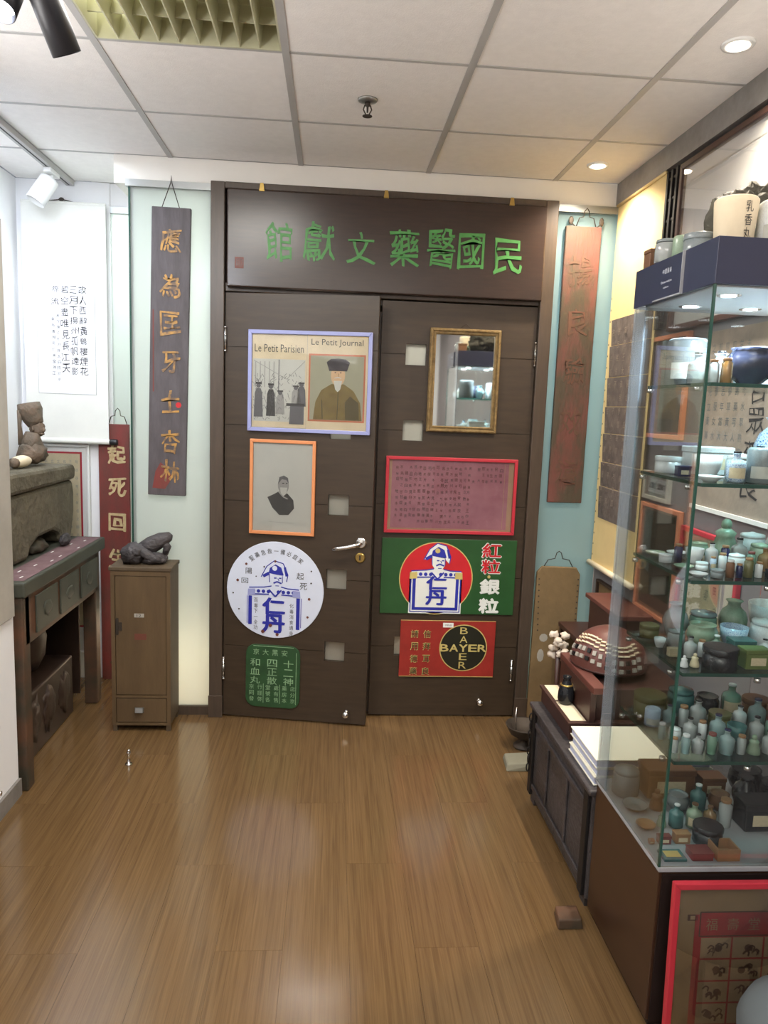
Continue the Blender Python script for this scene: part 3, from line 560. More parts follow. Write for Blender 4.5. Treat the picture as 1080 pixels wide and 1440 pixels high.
# red enamel sign
t = thing('red_enamel_sign', 'small red enamel sign with black disc and crossed gold lettering, lowest on right door', 'sign', (.62, 3.62, .22))
MB().plate(rect(.374, .220, .866, .519), RO, UX, UZ, NY, 0, .006, 'enamel_red').build('plate', t, bevel=.0015)
p = Plane(RO, UX, UZ, NY, .006)
p.poly(circ(.702, .375, .124, 48), 'gold_print', 1).poly(circ(.702, .375, .119, 48), 'print_black', 2)
for k, c in enumerate('BAYER'):
    p.text(c, .604 + k * .049 if k != 2 else .702, .375, .044, .038, 'gold_print', 4, bold=.03)
    if k != 2: p.text(c, .702, .375 + (2 - k) * .046, .040, .036, 'gold_print', 4)
for col, s_ in ((.512, '信拜耳良'), (.448, '請用德藥')):
    for k, c in enumerate(s_): p.poly(rect(col - .021, .447 - k * .066 - .021, col + .021, .447 - k * .066 + .021), 'enamel_red', 1).text(c, col, .447 - k * .066, .040, .042, 'gold_print', 2); p.text(c, col + .001, .447 - k * .066, .034, .036, 'old_green', 4)
p.stroke([(.376, .221), (.864, .221)], .003, 'gold_print', 1).stroke([(.376, .518), (.864, .518)], .003, 'gold_print', 1)
p.build('print', t)
mb = MB().plate(rect(.592, .483, .646, .507), RO, UX, UZ, NY, .006, .0068, 'print_white'); put_text(mb, '仿製品', RO, UX, UZ, NY, .619, .495, .035, .010, 'ink_soft', .007); mb.build('paper_sticker', t)

# ------------------------------------------------------------------ couplet boards on the glass
def hanger(mb, cx, y, z, mt='iron', leaf=False):
    mb.tube([(cx - .05, y, z), (cx - .035, y, z + .045), (cx - .015, y, z + .05), (cx - .012, y, z + .075), (cx, y, z + .09), (cx + .012, y, z + .075), (cx + .015, y, z + .05), (cx + .035, y, z + .045), (cx + .05, y, z)], .0025, mt, 5)
    if leaf:
        for sx in (-1, 1): mb.blob((cx + sx * .075, y, z + .03), (.012, .004, .02), mt, .2, seed=sx); mb.tube([(cx + sx * .05, y, z + .002), (cx + sx * .072, y, z + .02)], .003, mt, 5)
t = thing('carved_couplet_board', 'tall narrow dark grey hanging board with worn gold characters, left of the door', 'board', (-.775, D, 1.126))
mb = MB(); mb.T = Matrix(((1, 0, 0, 0), (0, 0, -1, D - .008), (0, 1, 0, 0), (0, 0, 0, 1))); mb.prism([(-.882, 1.126), (-.703, 1.122), (-.676, 2.460), (-.854, 2.462)], 0, .022, 'grey_board'); mb.T = None; mb.build('board', t, bevel=.003)
o1 = (0, D - .03, 0)
for k, (c, z) in enumerate(zip('應為匡牙士杏林', (2.315, 2.11, 1.94, 1.76, 1.575, 1.385, 1.24))):
    mb = MB(); put_text(mb, c, o1, UX, UZ, NY, -.772 - (k - 3) * .001, z, .088, .105, 'gold_leaf', .0004, .002, brush=.15, bold=.014, seed=k + 2); mb.build('character', t)
p = Plane(o1); p.poly(circ(-.735, 1.56, .014, 7), 'print_red', 1); p.build('red_mark', t); p = Plane(o1); p.poly([(-.86, 1.16), (-.80, 1.155), (-.765, 1.21), (-.785, 1.25), (-.82, 1.285), (-.845, 1.24)], 'red_worn', 1); p.build('red_paint_patch', t); p = Plane(o1); p.stroke([(-.85, 2.0), (-.852, 1.62)], .006, 'red_worn', 1); p.build('red_paint_streak', t)
mb = MB().tube([(-.81, D - .02, 2.46), (-.768, D - .03, 2.566), (-.765, D - .028, 2.60), (-.762, D - .03, 2.566), (-.73, D - .02, 2.46)], .002, 'iron', 5); mb.build('hanging_wire', t)

t = thing('carved_couplet_board', 'tall narrow reddish brown weathered hanging board right of the door, nearly illegible', 'board', (1.178, D, 1.14))
MB().box(1.091, 1.266, D - .03, D - .008, 1.142, 2.479, 'brown_worn').build('board', t, bevel=.004)
for k, (c, z) in enumerate(zip('揚良驗效遠', (2.27, 2.03, 1.80, 1.55, 1.30))):
    mb = MB(); put_text(mb, c, o1, UX, UZ, NY, 1.178, z, .105, .13, 'rust_stain', .0004, .001, brush=.14, seed=k + 4); mb.build('character', t)
mb = MB(); hanger(mb, 1.19, D - .022, 2.474, 'iron', True); mb.build('hanging_hook', t)

t = thing('red_couplet_board', 'tall red hanging board with cream characters, partly behind the white scroll', 'board', (-1.18, YA - .03, .05))
MB().box(-1.262, -1.099, YA - .028, YA - .006, .0, 1.442, 'red_worn').build('board', t, bevel=.003)
o2 = (0, YA - .028, 0)
for k, (c, z) in enumerate(zip('起死回生扁鵲方', (1.28, 1.10, .905, .705, .52, .33, .15))):
    mb = MB(); put_text(mb, c, o2, UX, UZ, NY, -1.165, z, .095, .10, 'cream_print' if k < 4 else 'rust_stain', .0004, .003, brush=.13, bold=.028, seed=k + 6); mb.build('character', t)
mb = MB(); hanger(mb, -1.16, YA - .017, 1.438); mb.build('hanging_hook', t)

# calligraphy scroll in the alcove
t = thing('calligraphy_scroll', 'long white hanging scroll with columns of black brush calligraphy in the left alcove', 'scroll', (-1.41, YA, 1.34))
B(-1.625, -1.20, YA - .046, YA - .042, 1.35, 2.565, 'paper').build('scroll_mount', t)
MB().box(-1.557, -1.262, YA - .048, YA - .046, 1.595, 2.222, 'paper_inner').box(-1.559, -1.260, YA - .0468, YA - .0458, 1.593, 2.224, 'ink_lightgrey').build('paper_panel', t)
p = Plane((0, YA - .048, 0))
cols = [(-1.322, '故人西辭黃鶴樓煙花', 2.135, .0525, .040), (-1.368, '三月下揚州孤帆遠影', 2.135, .0525, .040), (-1.415, '碧空盡唯見長江天', 2.135, .058, .040), (-1.462, '際流', 2.135, .062, .036), (-1.45, '歲在庚子冬月錄太白詩於京', 2.0, .030, .017), (-1.475, '李為書贈同仁藥堂雅正', 1.98, .031, .017)]
for x, s_, z, st, sz in cols:
    for k, c in enumerate(s_): p.text(c, x + rnd.uniform(-.003, .003), z - k * st, sz * rnd.uniform(.8, 1.1), sz * rnd.uniform(.85, 1.15), 'ink' if sz > .03 else 'ink_soft', 2, brush=.10, seed=k + int(x * 100))
p.build('lettering', t)
def rod(x0, x1, y, z, r, mt): mb = MB(); mb.T = Matrix.Translation((x0, y, z)) @ Matrix.Rotation(R(90), 4, 'Y'); mb.lathe([(r * .9, 0), (r, .003), (r, x1 - x0 - .003), (r * .9, x1 - x0)], 14, mt); return mb
rod(-1.63, -1.195, YA - .046, 1.345, .014, 'paper').build('bottom_rod', t)
for a, b in ((-1.672, -1.63), (-1.195, -1.155)): rod(max(a, -1.66), b, YA - .046, 1.345, .016, 'black_plastic').build('rod_knob', t)
rod(-1.625, -1.2, YA - .042, 2.567, .008, 'paper').build('top_rod', t)
mb = MB().tube([(-1.50, YA - .042, 2.572), (-1.43, YA - .008, 2.592), (-1.36, YA - .042, 2.572)], .003, 'iron', 5); mb.blob((-1.43, YA - .016, 2.59), (.014, .006, .01), 'iron', .2); mb.build('hanging_cord', t)

# framed picture leaning behind the altar
t = thing('framed_rubbing', 'white frame with red inner border and beige sheet, behind the altar table', 'picture', (-1.48, YA - .03, .0))
o3 = (0, YA - .004, 0)
picture_frame(t, o3, UX, UZ, NY, -1.655, .15, -1.312, 1.326, .014, .022, 'white_metal', 'paper_white', glass=True)
p = Plane(o3, base=.0068); p.poly(rect(-1.63, .3, -1.356, 1.284), 'red_frame', 1).poly(rect(-1.63, .31, -1.366, 1.274), 'paper_aged', 2)
for c_ in range(7):
    for k in range(16): p.text(rnd.choice(chars), -1.385 - c_ * .032, 1.23 - k * .045, .015, .017, 'ink_lightgrey', 3)
p.build('print', t)

# ------------------------------------------------------------------ altar table and what stands on it
t = thing('altar_table', 'long old wooden altar table with greenish top and brown legs in left alcove', 'table', (-1.4, 3.37, 0))
TB = dict(x0=-1.655, x1=-1.17, y0=2.865, y1=3.89)
B(TB['x0'], TB['x1'], TB['y0'], TB['y1'], .800, .862, 'altar_green').build('table_top', t, bevel=.008)
B(TB['x0'] + .03, TB['x1'] - .012, TB['y0'] + .03, TB['y1'] - .10, .600, .7995, 'altar_brown').build('apron_box', t, bevel=.003)
for k in range(3):
    y0 = 2.99 + k * .27
    B(TB['x1'] - .0118, TB['x1'] - .004, y0, y0 + .235, .625, .78, 'altar_green').build('carved_panel', t, bevel=.003)
    mb = MB().blob((TB['x1'] - .004, y0 + .118, .70), (.0035, .05, .032), 'altar_green', .5, 7, 2, seed=k); mb.build('carving', t)
def leg(x, y): mb = MB(); mb.prism([(x - .033, y - .033), (x + .033, y - .033), (x + .033, y + .033), (x - .033, y + .033)], 0, .7995, 'altar_brown'); mb.build('leg', t, bevel=.006)
for x in (-1.215, -1.61):
    for y in (2.905, 3.79): leg(x, y)
B(-1.66, -1.645, 2.95, 3.86, .02, .799, 'dark_wood').build('side_panel', t); B(-1.63, -1.30, 3.845, 3.86, .02, .60, 'dark_wood').build('side_panel', t)  # dark boards added to stand in for shade under the table
B(-1.61, -1.2, 2.94, 2.965, .12, .16, 'dark_wood').build('stretcher', t)
mb = MB()
for k in range(14):
    y = 2.90 + k * .069
    mb.add([(-1.30, y, .8632 + .001 * (k % 2)), (-1.185, y, .8632 + .001 * (k % 2)), (-1.185, y + .069, .8632 + .001 * ((k + 1) % 2)), (-1.30, y + .069, .8632 + .001 * ((k + 1) % 2))], [(0, 1, 2, 3)], 'cloth_red')
mb.box(-1.3, -1.186, 2.90, 3.86, .8622, .8632, 'cloth_red')
for k in range(9): a_ = rnd.uniform(-1.29, -1.2); b_ = 2.93 + k * .1 + rnd.uniform(0, .03); mb.box(a_, a_ + .006, b_, b_ + .03, .8642, .8648, 'paper')
o = mb.build('table_runner'); o['label'] = 'narrow faded red printed cloth strip along the front edge of the altar table'; o['category'] = 'cloth'

t = thing('stone_incense_trough', 'massive weathered grey-brown stone block with rounded lid and arched base on the altar table', 'stone', (-1.47, 3.5, .866))
mb = MB(); ZB = .8655
mb.T = Matrix(((0, 0, 1, 0), (1, 0, 0, 0), (0, 1, 0, 0), (0, 0, 0, 1)))
prof = [(3.20, ZB)]
prof = [(3.14, ZB), (3.28, ZB), (3.31, ZB + .045), (3.40, ZB + .075), (3.58, ZB + .078), (3.66, ZB + .05), (3.69, ZB), (3.82, ZB), (3.868, 1.0), (3.872, 1.10), (3.85, 1.165), (3.10, 1.165), (3.08, 1.08), (3.09, .98)]
mb.prism(prof, -1.64, -1.315, 'stone'); mb.T = None; mb.build('trough_body', t, bevel=.02)
mb = MB(); mb.T = Matrix(((0, 0, 1, 0), (1, 0, 0, 0), (0, 1, 0, 0), (0, 0, 0, 1)))
mb.prism([(3.06, 1.166), (3.85, 1.166), (3.86, 1.225), (3.83, 1.245), (3.10, 1.258), (3.06, 1.23)], -1.65, -1.30, 'stone'); mb.T = None; mb.build('stone_lid', t, bevel=.018)
mb = MB().blob((-1.36, 3.45, .888), (.05, .10, .035), 'altar_brown', .3, 5, seed=2, flat=.866); o = mb.build('reddish_stone'); o['label'] = 'small reddish brown stone lump under the arch of the big stone block'; o['category'] = 'stone'
mb = MB().blob((-1.28, 3.62, .893), (.02, .05, .03), 'stone_dark', .3, 5, seed=5, flat=.8665); o = mb.build('dark_stone'); o['label'] = 'small black stone lump at the right foot of the big stone block'; o['category'] = 'stone'
# carved figure
t = thing('carved_figure', 'weathered wooden carved figure with tall hat standing on the stone block', 'statue', (-1.42, 3.62, 1.2585))
mb = MB(); z0 = 1.2585
mb.blob((-1.42, 3.62, z0 + .055), (.06, .09, .06), 'carved_wood', .25, 6, seed=1, flat=z0); mb.tube([(-1.42, 3.62, z0 + .05), (-1.415, 3.60, z0 + .11), (-1.41, 3.60, z0 + .15)], [.055, .045, .03], 'carved_wood', 12)
mb.build('robed_body', t)
mb = MB(); mb.blob((-1.395, 3.62, z0 + .165), (.034, .034, .042), 'carved_wood', .18, 6, seed=3); mb.blob((-1.362, 3.61, z0 + .162), (.009, .008, .012), 'carved_wood', .1); mb.tube([(-1.375, 3.598, z0 + .145), (-1.362, 3.61, z0 + .142), (-1.372, 3.63, z0 + .145)], .005, 'carved_wood', 6); mb.blob((-1.40, 3.582, z0 + .165), (.006, .004, .012), 'carved_wood', .1); mb.build('head', t)
mb = MB(); mb.tube([(-1.40, 3.62, z0 + .185), (-1.412, 3.62, z0 + .21), (-1.425, 3.62, z0 + .25), (-1.432, 3.62, z0 + .285)], [.036, .044, .056, .05], 'carved_wood', 14); mb.build('tall_hat', t)
mb = MB().tube([(-1.46, 3.59, z0 + .25), (-1.462, 3.585, z0 + .18), (-1.455, 3.585, z0 + .09)], [.014, .009, .016], 'carved_wood', 8); mb.build('sleeve', t)
# carved dragon-ish ornament and roof slabs at the left of the trough
t = thing('wood_carving', 'dark carved wooden ornament with upturned tail at the far left on the stone block', 'carving', (-1.50, 3.27, 1.257))
mb = MB()
for k in range(4): mb.blob((-1.47, 3.26 - k * .03, 1.262 + k * .018), (.085 - .012 * k, .10 - .014 * k, .012), 'carved_wood', .2, 6, 2, seed=k, flat=1.256)
mb.build('stepped_base', t)
mb = MB(); mb.blob((-1.50, 3.22, 1.345), (.045, .05, .055), 'stone_dark', .5, 8, seed=9); mb.tube([(-1.48, 3.24, 1.37), (-1.45, 3.27, 1.40), (-1.445, 3.29, 1.43), (-1.46, 3.30, 1.45)], [.014, .01, .006, .003], 'stone_dark', 6); mb.build('ornament_body', t)
t = thing('ceramic_pillow', 'small pale cream ceramic pillow lying before the carved figure', 'ceramic', (-1.40, 3.42, 1.25))
mb = MB().blob((-1.40, 3.44, 1.283), (.035, .08, .028), 'cream', .05, 3, seed=4, flat=1.2545); mb.build('pillow_body', t); mb = MB().tube([(-1.40, 3.37, 1.28), (-1.40, 3.345, 1.285)], [.024, .02], 'carved_wood', 10); mb.build('end_cap', t)
t = thing('carved_panel_block', 'dark carved wooden block standing on the floor under the altar table', 'carving', (-1.42, 3.3, 0))
B(-1.60, -1.27, 3.03, 3.66, 0, .30, 'dark_wood').build('block_body', t, bevel=.01)
for k in range(3): mb = MB().blob((-1.272, 3.15 + k * .19, .16), (.014, .075, .10), 'dark_wood', .5, 8, 3, seed=k + 3); mb.build('relief', t)
t = thing('dark_basket', 'dark woven basket standing on the carved block beneath the altar table', 'basket', (-1.45, 3.4, .301))
mb = MB().lathe([(.10, 0), (.13, .06), (.14, .15), (.12, .22), (.11, .225), (.125, .15)], 20, 'dark_wood', (-1.45, 3.42, .312)); mb.build('basket_bowl', t); mb = MB().lathe([(.118, .0), (.125, .008), (.118, .016)], 20, 'altar_brown', (-1.45, 3.42, .532)); mb.build('rim', t)

# wooden locker + sculpture
t = thing('wooden_locker', 'narrow brown wooden cabinet with one door and a drawer, left of the door', 'cabinet', (-.875, 3.53, 0))
x0, x1, y0, y1 = -1.012, -.738, 3.43, 3.622
MB().box(x0, x1, y0 + .012, y1, .03, .788, 'locker_side').build('body', t, bevel=.003)
B(x0 - .008, x1 + .006, y0 - .004, y1, .788, .806, 'locker_side').build('top_board', t, bevel=.003)
for (a, b, c, d) in ((x0, x0 + .018, .03, .788), (x1 - .018, x1, .03, .788)): B(a, b, y0, y0 + .012, c, d, 'locker_wood').build('stile', t)
for z in (.03, .168, .765): B(x0 + .018, x1 - .018, y0, y0 + .012, z, z + (.012 if z < .7 else .023), 'locker_wood').build('rail', t)
dd = B(x0 + .020, x1 - .020, y0 + .003, y0 + .012, .183, .763, 'locker_wood').build('door', t, bevel=.002)
mb = B(-.905, -.86, y0 + .001, y0 + .003, .565, .583, 'mat_grey'); put_text(mb, '12', (0, y0 + .001, 0), UX, UZ, NY, -.883, .574, .02, .012, 'ink', .0005); mb.build('number_plate', dd)
MB().box(x0 + .022, x0 + .034, y0 - .002, y0 + .003, .48, .56, 'iron').box(x0 + .036, x0 + .05, y0 - .001, y0 + .003, .50, .54, 'iron').build('latch', dd)
mb = MB().plate(rect(-.905, .455, -.85, .485), (0, y0 + .003, 0), UX, UZ, NY, 0, .0005, 'seal_red'); mb.build('faded_label', dd)
dw = B(x0 + .020, x1 - .020, y0 + .002, y0 + .012, .045, .164, 'locker_wood').build('drawer', t, bevel=.002)
mb = MB(); mb.T = Matrix.Translation((-.885, y0 + .001, .108)); mb.add([(-.022, 0, -.012), (.022, 0, -.012), (.022, 0, .012), (-.022, 0, .012), (-.018, -.014, -.010), (.018, -.014, -.010), (.018, -.008, .010), (-.018, -.008, .010)], [(0, 1, 5, 4), (4, 5, 6, 7), (3, 7, 6, 2), (0, 4, 7, 3), (1, 2, 6, 5)], 'steel'); mb.build('cup_pull', dw)
for x in (x0 + .012, x1 - .012):
    for y in (y0 + .014, y1 - .014): MB().box(x - .010, x + .010, y - .010, y + .010, 0, .0298, 'locker_side').build('foot', t)
t = thing('dark_stone_sculpture', 'lumpy dark grey folded sculpture lying on top of the narrow wooden cabinet', 'sculpture', (-.87, 3.53, .8065))
mb = MB(); zz = .8065
mb.blob((-.925, 3.52, zz + .045), (.058, .062, .052), 'stone_dark', .35, 7, 3, 1, flat=zz)
mb.blob((-.905, 3.50, zz + .062), (.036, .045, .030), 'stone_dark', .4, 9, 3, 2); mb.build('rounded_head', t)
mb = MB(); mb.tube([(-.90, 3.54, zz + .055), (-.85, 3.545, zz + .085), (-.80, 3.55, zz + .112), (-.762, 3.55, zz + .128), (-.752, 3.55, zz + .128)], [.036, .042, .036, .022, .008], 'stone_dark', 12)
mb.tube([(-.80, 3.55, zz + .105), (-.775, 3.545, zz + .075), (-.785, 3.54, zz + .04)], [.022, .020, .014], 'stone_dark', 10); mb.build('raised_fold', t)
mb = MB(); mb.tube([(-.905, 3.50, zz + .075), (-.87, 3.49, zz + .055), (-.83, 3.488, zz + .032), (-.79, 3.492, zz + .02)], [.022, .024, .022, .014], 'stone_dark', 10); mb.blob((-.83, 3.52, zz + .025), (.06, .045, .03), 'stone_dark', .3, 6, 3, 4, flat=zz); mb.build('lower_fold', t)

t = thing('floor_door_stop', 'small chrome door stop peg standing on the floor before the narrow cabinet', 'door stop', (-.848, 3.10, 0))
MB().lathe([(.016, 0), (.016, .004), (.007, .008), (.006, .045), (.009, .048), (.009, .058), (.004, .062)], 14, 'chrome', (-.848, 3.10, 0)).build('peg', t); MB().lathe([(.006, 0), (.007, .006), (.003, .010)], 10, 'chrome', (-.845, 3.092, .063)).build('hook', t)

# left-front strip: hanging board + dark cabinet
t = thing('display_partition', 'tan fabric-covered hanging panel on the near left wall, cut by the photo edge', 'panel', (XS, 2.5, 1.25))
B(XS + .0015, XS + .014, 2.0, 2.835, .74, 2.20, 'mat_grey').build('panel_sheet', t, bevel=.002)
rod(0, .001, 0, 0, .001, 'mat_grey')
t = thing('dark_glazed_cabinet', 'dark cabinet with chrome knobs at the far left edge of the photo', 'cabinet', (XS + .012, 2.2, 0))
B(XS + .013, XS + .03, 1.5, 2.60, .02, .68, 'cab_dark').build('cabinet_body', t); 
for z in (.15, .40): mb = MB(); mb.T = Matrix.Translation((XS + .03, 2.585, z)) @ Matrix.Rotation(R(90), 4, 'Y'); mb.lathe([(.005, 0), (.005, .010), (.009, .013), (.009, .02), (.004, .022)], 10, 'chrome'); mb.build('knob', t)
B(XS + .013, XS + .028, 1.5, 2.595, 0, .0195, 'cab_dark').build('plinth', t)

# ------------------------------------------------------------------ ceiling fittings
def downlight(x, y, lab):
    t = thing('recessed_downlight', lab, 'ceiling light', (x, y, CZ - .01))
    MB().lathe([(.030, .010), (.034, -.004), (.046, -.004), (.048, .0), (.048, .010)], 24, 'white_metal', (x, y, CZ - .003)).build('trim_ring', t)
    MB().lathe([(.028, 0), (.028, .0015)], 20, 'lamp_warm', (x, y, CZ - .0088)).build('lamp_lens', t)
downlight(1.149, 3.394, 'round lit recessed downlight nearer the door, in the ceiling at right')
downlight(1.168, 2.279, 'round lit recessed downlight nearer the camera, at the top right')
t = thing('sprinkler_head', 'small brass fire sprinkler hanging from the middle of the ceiling', 'sprinkler', (.097, 2.856, CZ - .05))
MB().lathe([(.036, 0), (.034, -.006), (.014, -.010)], 18, 'steel', (.097, 2.856, CZ)).build('escutcheon', t)
mb = MB().lathe([(.010, -.010), (.010, -.022), (.004, -.024), (.003, -.045)], 10, 'iron', (.097, 2.856, CZ)); 
for s_ in (-1, 1): mb.tube([(.097 + s_ * .010, 2.856, CZ - .02), (.097 + s_ * .015, 2.856, CZ - .035), (.097 + s_ * .004, 2.856, CZ - .055)], .0025, 'iron', 6)
mb.build('sprinkler_body', t)
mb = MB(); mb.lathe([(.018, -.058), (.018, -.056)], 12, 'iron', (.097, 2.856, CZ)); mb.build('deflector', t)
t = thing('lighting_track', 'long pale grey lighting track on the ceiling at the left', 'lighting track', (-1.385, 2.9, CZ - .03))
MB().box(-1.405, -1.365, 1.6, 4.12, CZ - .028, CZ - .0035, 'tee').build('track_rail', t, bevel=.002); B(-1.389, -1.381, 1.6, 4.10, CZ - .0288, CZ - .0281, 'ink_mid').build('track_slot', t)
def track_head(label, base, piv, tip, r, mt, bodym, lampm, group=None):
    t = thing('track_spotlight', label, 'spotlight', base)
    bx, by, bz = base; B(bx - .018, bx + .018, by - .06, by + .06, bz - .022, bz, bodym).build('adapter', t, bevel=.003)
    MB().tube([(bx, by, bz - .02), (bx, by, (bz + piv[2]) / 2), piv], .008, bodym, 8).build('stem', t)
    P0, P1 = Vector(piv), Vector(tip); d = (P1 - P0).normalized(); Lh = (P1 - P0).length
    mb = MB(); mb.T = Matrix.Translation(P0) @ d.to_track_quat('Z', 'Y').to_matrix().to_4x4()
    mb.lathe([(r * .5, -.02), (r * .95, -.012), (r, 0), (r, Lh), (r * .92, Lh), (r * .85, Lh - .02)], 24, bodym); mb.build('lamp_housing', t)
    mb = MB(); mb.T = Matrix.Translation(P0) @ d.to_track_quat('Z', 'Y').to_matrix().to_4x4(); mb.lathe([(r * .82, Lh - .022), (r * .82, Lh - .0195)], 20, lampm); mb.build('lamp_lens', t)
    return t
track_head('white cylindrical track spotlight hanging from the track at left', (-1.385, 3.86, CZ - .029), (-1.40, 3.86, CZ - .08), (-1.455, 3.83, 2.505), .045, 0, 'white_metal', 'white_metal')
track_head('black cylindrical spotlight hanging in front of the louvre light, top left', (-.70, 1.86, CZ - .002), (-.70, 1.86, 2.54), (-.650, 1.93, 2.385), .034, 0, 'black_plastic', 'black_plastic')
track_head('lit black spotlight with glaring white lens in the top left corner', (-.80, 1.90, CZ - .002), (-.765, 1.92, 2.53), (-.775, 1.875, 2.445), .032, 0, 'black_plastic', 'lamp_cool')

# ------------------------------------------------------------------ right wall hangings
o4 = (XR - .002, 0, 0)
def RU(y): return -y       # u runs to -y
XS_ = 1.347
t = thing('hanging_scroll', 'tall yellow paper hanging scroll with grey stone rubbings on right wall beside the door', 'scroll', (1.345, 3.37, .85))
B(XS_ - .004, XS_, 3.105, 3.625, .84, 2.585, 'paper_yellow').build('scroll_mount', t)
mb = MB(); 
zz_ = [1.08, 1.24, 1.36, 1.50, 1.63, 1.77, 1.92, 2.045]
for k in range(len(zz_) - 1):
    mb = MB(); mb.add([(XS_ - .006, 3.12, zz_[k]), (XS_ - .006, 3.575, zz_[k]), (XS_ - .0125, 3.575, zz_[k + 1] - .004), (XS_ - .0125, 3.12, zz_[k + 1] - .004), (XS_ - .004, 3.12, zz_[k]), (XS_ - .004, 3.575, zz_[k]), (XS_ - .004, 3.575, zz_[k + 1] - .003), (XS_ - .004, 3.12, zz_[k + 1] - .003)], [(3, 2, 1, 0), (0, 1, 5, 4), (3, 7, 6, 2), (0, 4, 7, 3), (1, 2, 6, 5)], 'rubbing'); mb.build('rubbing_sheet', t)
p = Plane((XS_ - .0127, 0, 0), RV, UZ, NX)
for c_ in range(6):
    for k in range(14): p.text(rnd.choice(chars), -3.54 + c_ * .075, 1.98 - k * .062, .028, .032, 'rubbing2', 1, brush=.08, seed=k)
p.build('lettering', t)['kind'] = 'stuff'
p = Plane((XS_ - .004, 0, 0), RV, UZ, NX)
for k in range(24): p.poly(rect(-3.62, .88 + k * .055, -3.612, .888 + k * .055), 'ink_soft', 1)
p.build('stitch_holes', t)
mb = MB().tube([(XS_ - .012, 3.635, .84), (XS_ - .012, 3.09, .84)], .014, 'cream', 12); mb.build('bottom_rod', t); mb = MB().tube([(XS_ - .008, 3.625, 2.582), (XS_ - .008, 3.105, 2.582)], .007, 'paper_yellow', 8); mb.build('top_rod', t)
t = thing('dark_lattice_panel', 'narrow black lattice window panel between the yellow scroll and white frame', 'panel', (XR, 3.05, 1.95))
for y in (3.012, 3.055, 3.095): B(XR - .03, XR - .002, y - .008, y + .008, 1.95, 2.58, 'black_iron').build('upright', t)
for k in range(8): B(XR - .026, XR - .006, 3.02, 3.088, 1.97 + k * .082, 1.979 + k * .082, 'black_iron').build('crossbar', t)
t = thing('large_framed_picture', 'huge dark-framed white sheet high on the right wall above the display case', 'picture', (XR, 2.4, 1.9))
picture_frame(t, o4, RV, UZ, NX, -2.985, 1.93, -1.50, 2.575, .022, .028, 'maroon_wood', 'paper_white')
Plane((XR - .010, 0, 0), RV, UZ, NX).stroke([(-2.98, 2.50), (-1.6, 2.50)], .003, 'ink_lightgrey', 1).build('mat_line', t)
def wallframe(lab, y0, y1, z0, z1, mt, back, sheet=None, nm='framed_picture', ins=.03):
    t = thing(nm, lab, 'picture', (XR, (y0 + y1) / 2, z0)); picture_frame(t, o4, RV, UZ, NX, -y1, z0, -y0, z1, .018, .02, mt, back)
    if sheet:
        p = Plane((XR - .0085, 0, 0), RV, UZ, NX); p.poly(rect(-y1 + ins, z0 + ins, -y0 - ins, z1 - ins), sheet, 1)
        for k in range(18): p.text(rnd.choice(chars), rnd.uniform(-y1 + ins + .02, -y0 - ins - .02), rnd.uniform(z0 + ins + .03, z1 - ins - .03), .022, .026, 'ink_soft', 2)
        p.build('print', t)
    return t
wallframe('orange framed grey picture behind the case glass, beside the yellow scroll', 2.80, 3.17, 1.50, 1.92, 'orange_frame', 'grey_wall', 'rubbing2', ins=.08)
wallframe('orange framed dark picture low on the right wall, behind the case', 2.74, 3.10, .76, 1.225, 'orange_frame', 'tan_paper', 'altar_green')
wallframe('small white label frame between the two orange frames on right wall', 2.86, 3.10, 1.24, 1.36, 'mat_grey', 'paper_grey', 'paper_white')
wallframe('red framed picture low on right wall, seen through the case', 2.30, 2.72, .74, 1.18, 'red_frame', 'cream', 'paper_aged')
t = thing('stone_rubbing', 'brown stone rubbing sheet with large black characters, seen through the case', 'picture', (XR, 2.35, 1.27))
B(XR - .008, XR - .002, 1.6, 2.68, 1.27, 1.90, 'rubbing2').build('sheet', t)
p = Plane((XR - .008, 0, 0), RV, UZ, NX)
for k, c in enumerate('合眾藥良'): p.text(c, -2.31, 1.69 - k * .105, .10, .09, 'ink', 3, brush=.12, seed=k)
for c_ in range(6):
    for k in range(10): p.text(rnd.choice(chars), -2.62 + c_ * .045, 1.84 - k * .052, .024, .03, 'ink_soft', 1)
p.build('lettering', t); B(XR - .016, XR - .002, 1.6, 2.68, 1.255, 1.2695, 'white_metal').build('bottom_rail', t)

# ------------------------------------------------------------------ behind the case: chest, box, books
t = thing('black_lacquer_chest', 'large worn black chest on the floor between door and display case', 'chest', (1.1, 2.48, 0))
MB().box(.855, 1.35, 2.13, 2.82, .028, .395, 'black_chest').build('chest_body', t, bevel=.01)
B(.838, 1.36, 2.118, 2.835, .3952, .415, 'black_chest').build('lid', t, bevel=.006)
for y in (2.16, 2.79): B(.843, .8548, y - .02, y + .02, .04, .39, 'black_iron').build('corner_strap', t, bevel=.002)
for y in (2.36, 2.59): B(.847, .8548, y - .008, y + .008, .095, .325, 'black_chest').build('edge_moulding', t, bevel=.003)
for z in (.07, .33): B(.846, .8548, 2.185, 2.765, z, z + .022, 'black_chest').build('edge_moulding', t, bevel=.003)
mb = MB()
for k in range(7):
    z = .36 - k * .036; mb.tube([(.838, 2.80 + .006 * math.sin(a), z + .017 * math.cos(a)) if k % 2 else (.838 + .006 * math.sin(a), 2.80, z + .017 * math.cos(a)) for a in [i_ * math.pi / 4 for i_ in range(9)]], .003, 'black_iron', 5)
mb.build('chain', t)
for x in (.885, 1.33):
    for y in (2.17, 2.78): B(x - .025, x + .025, y - .025, y + .025, 0, .0278, 'black_chest').build('foot', t)
t = thing('brick', 'small brown brick on the floor at the near corner of black chest', 'brick', (.785, 2.075, 0))
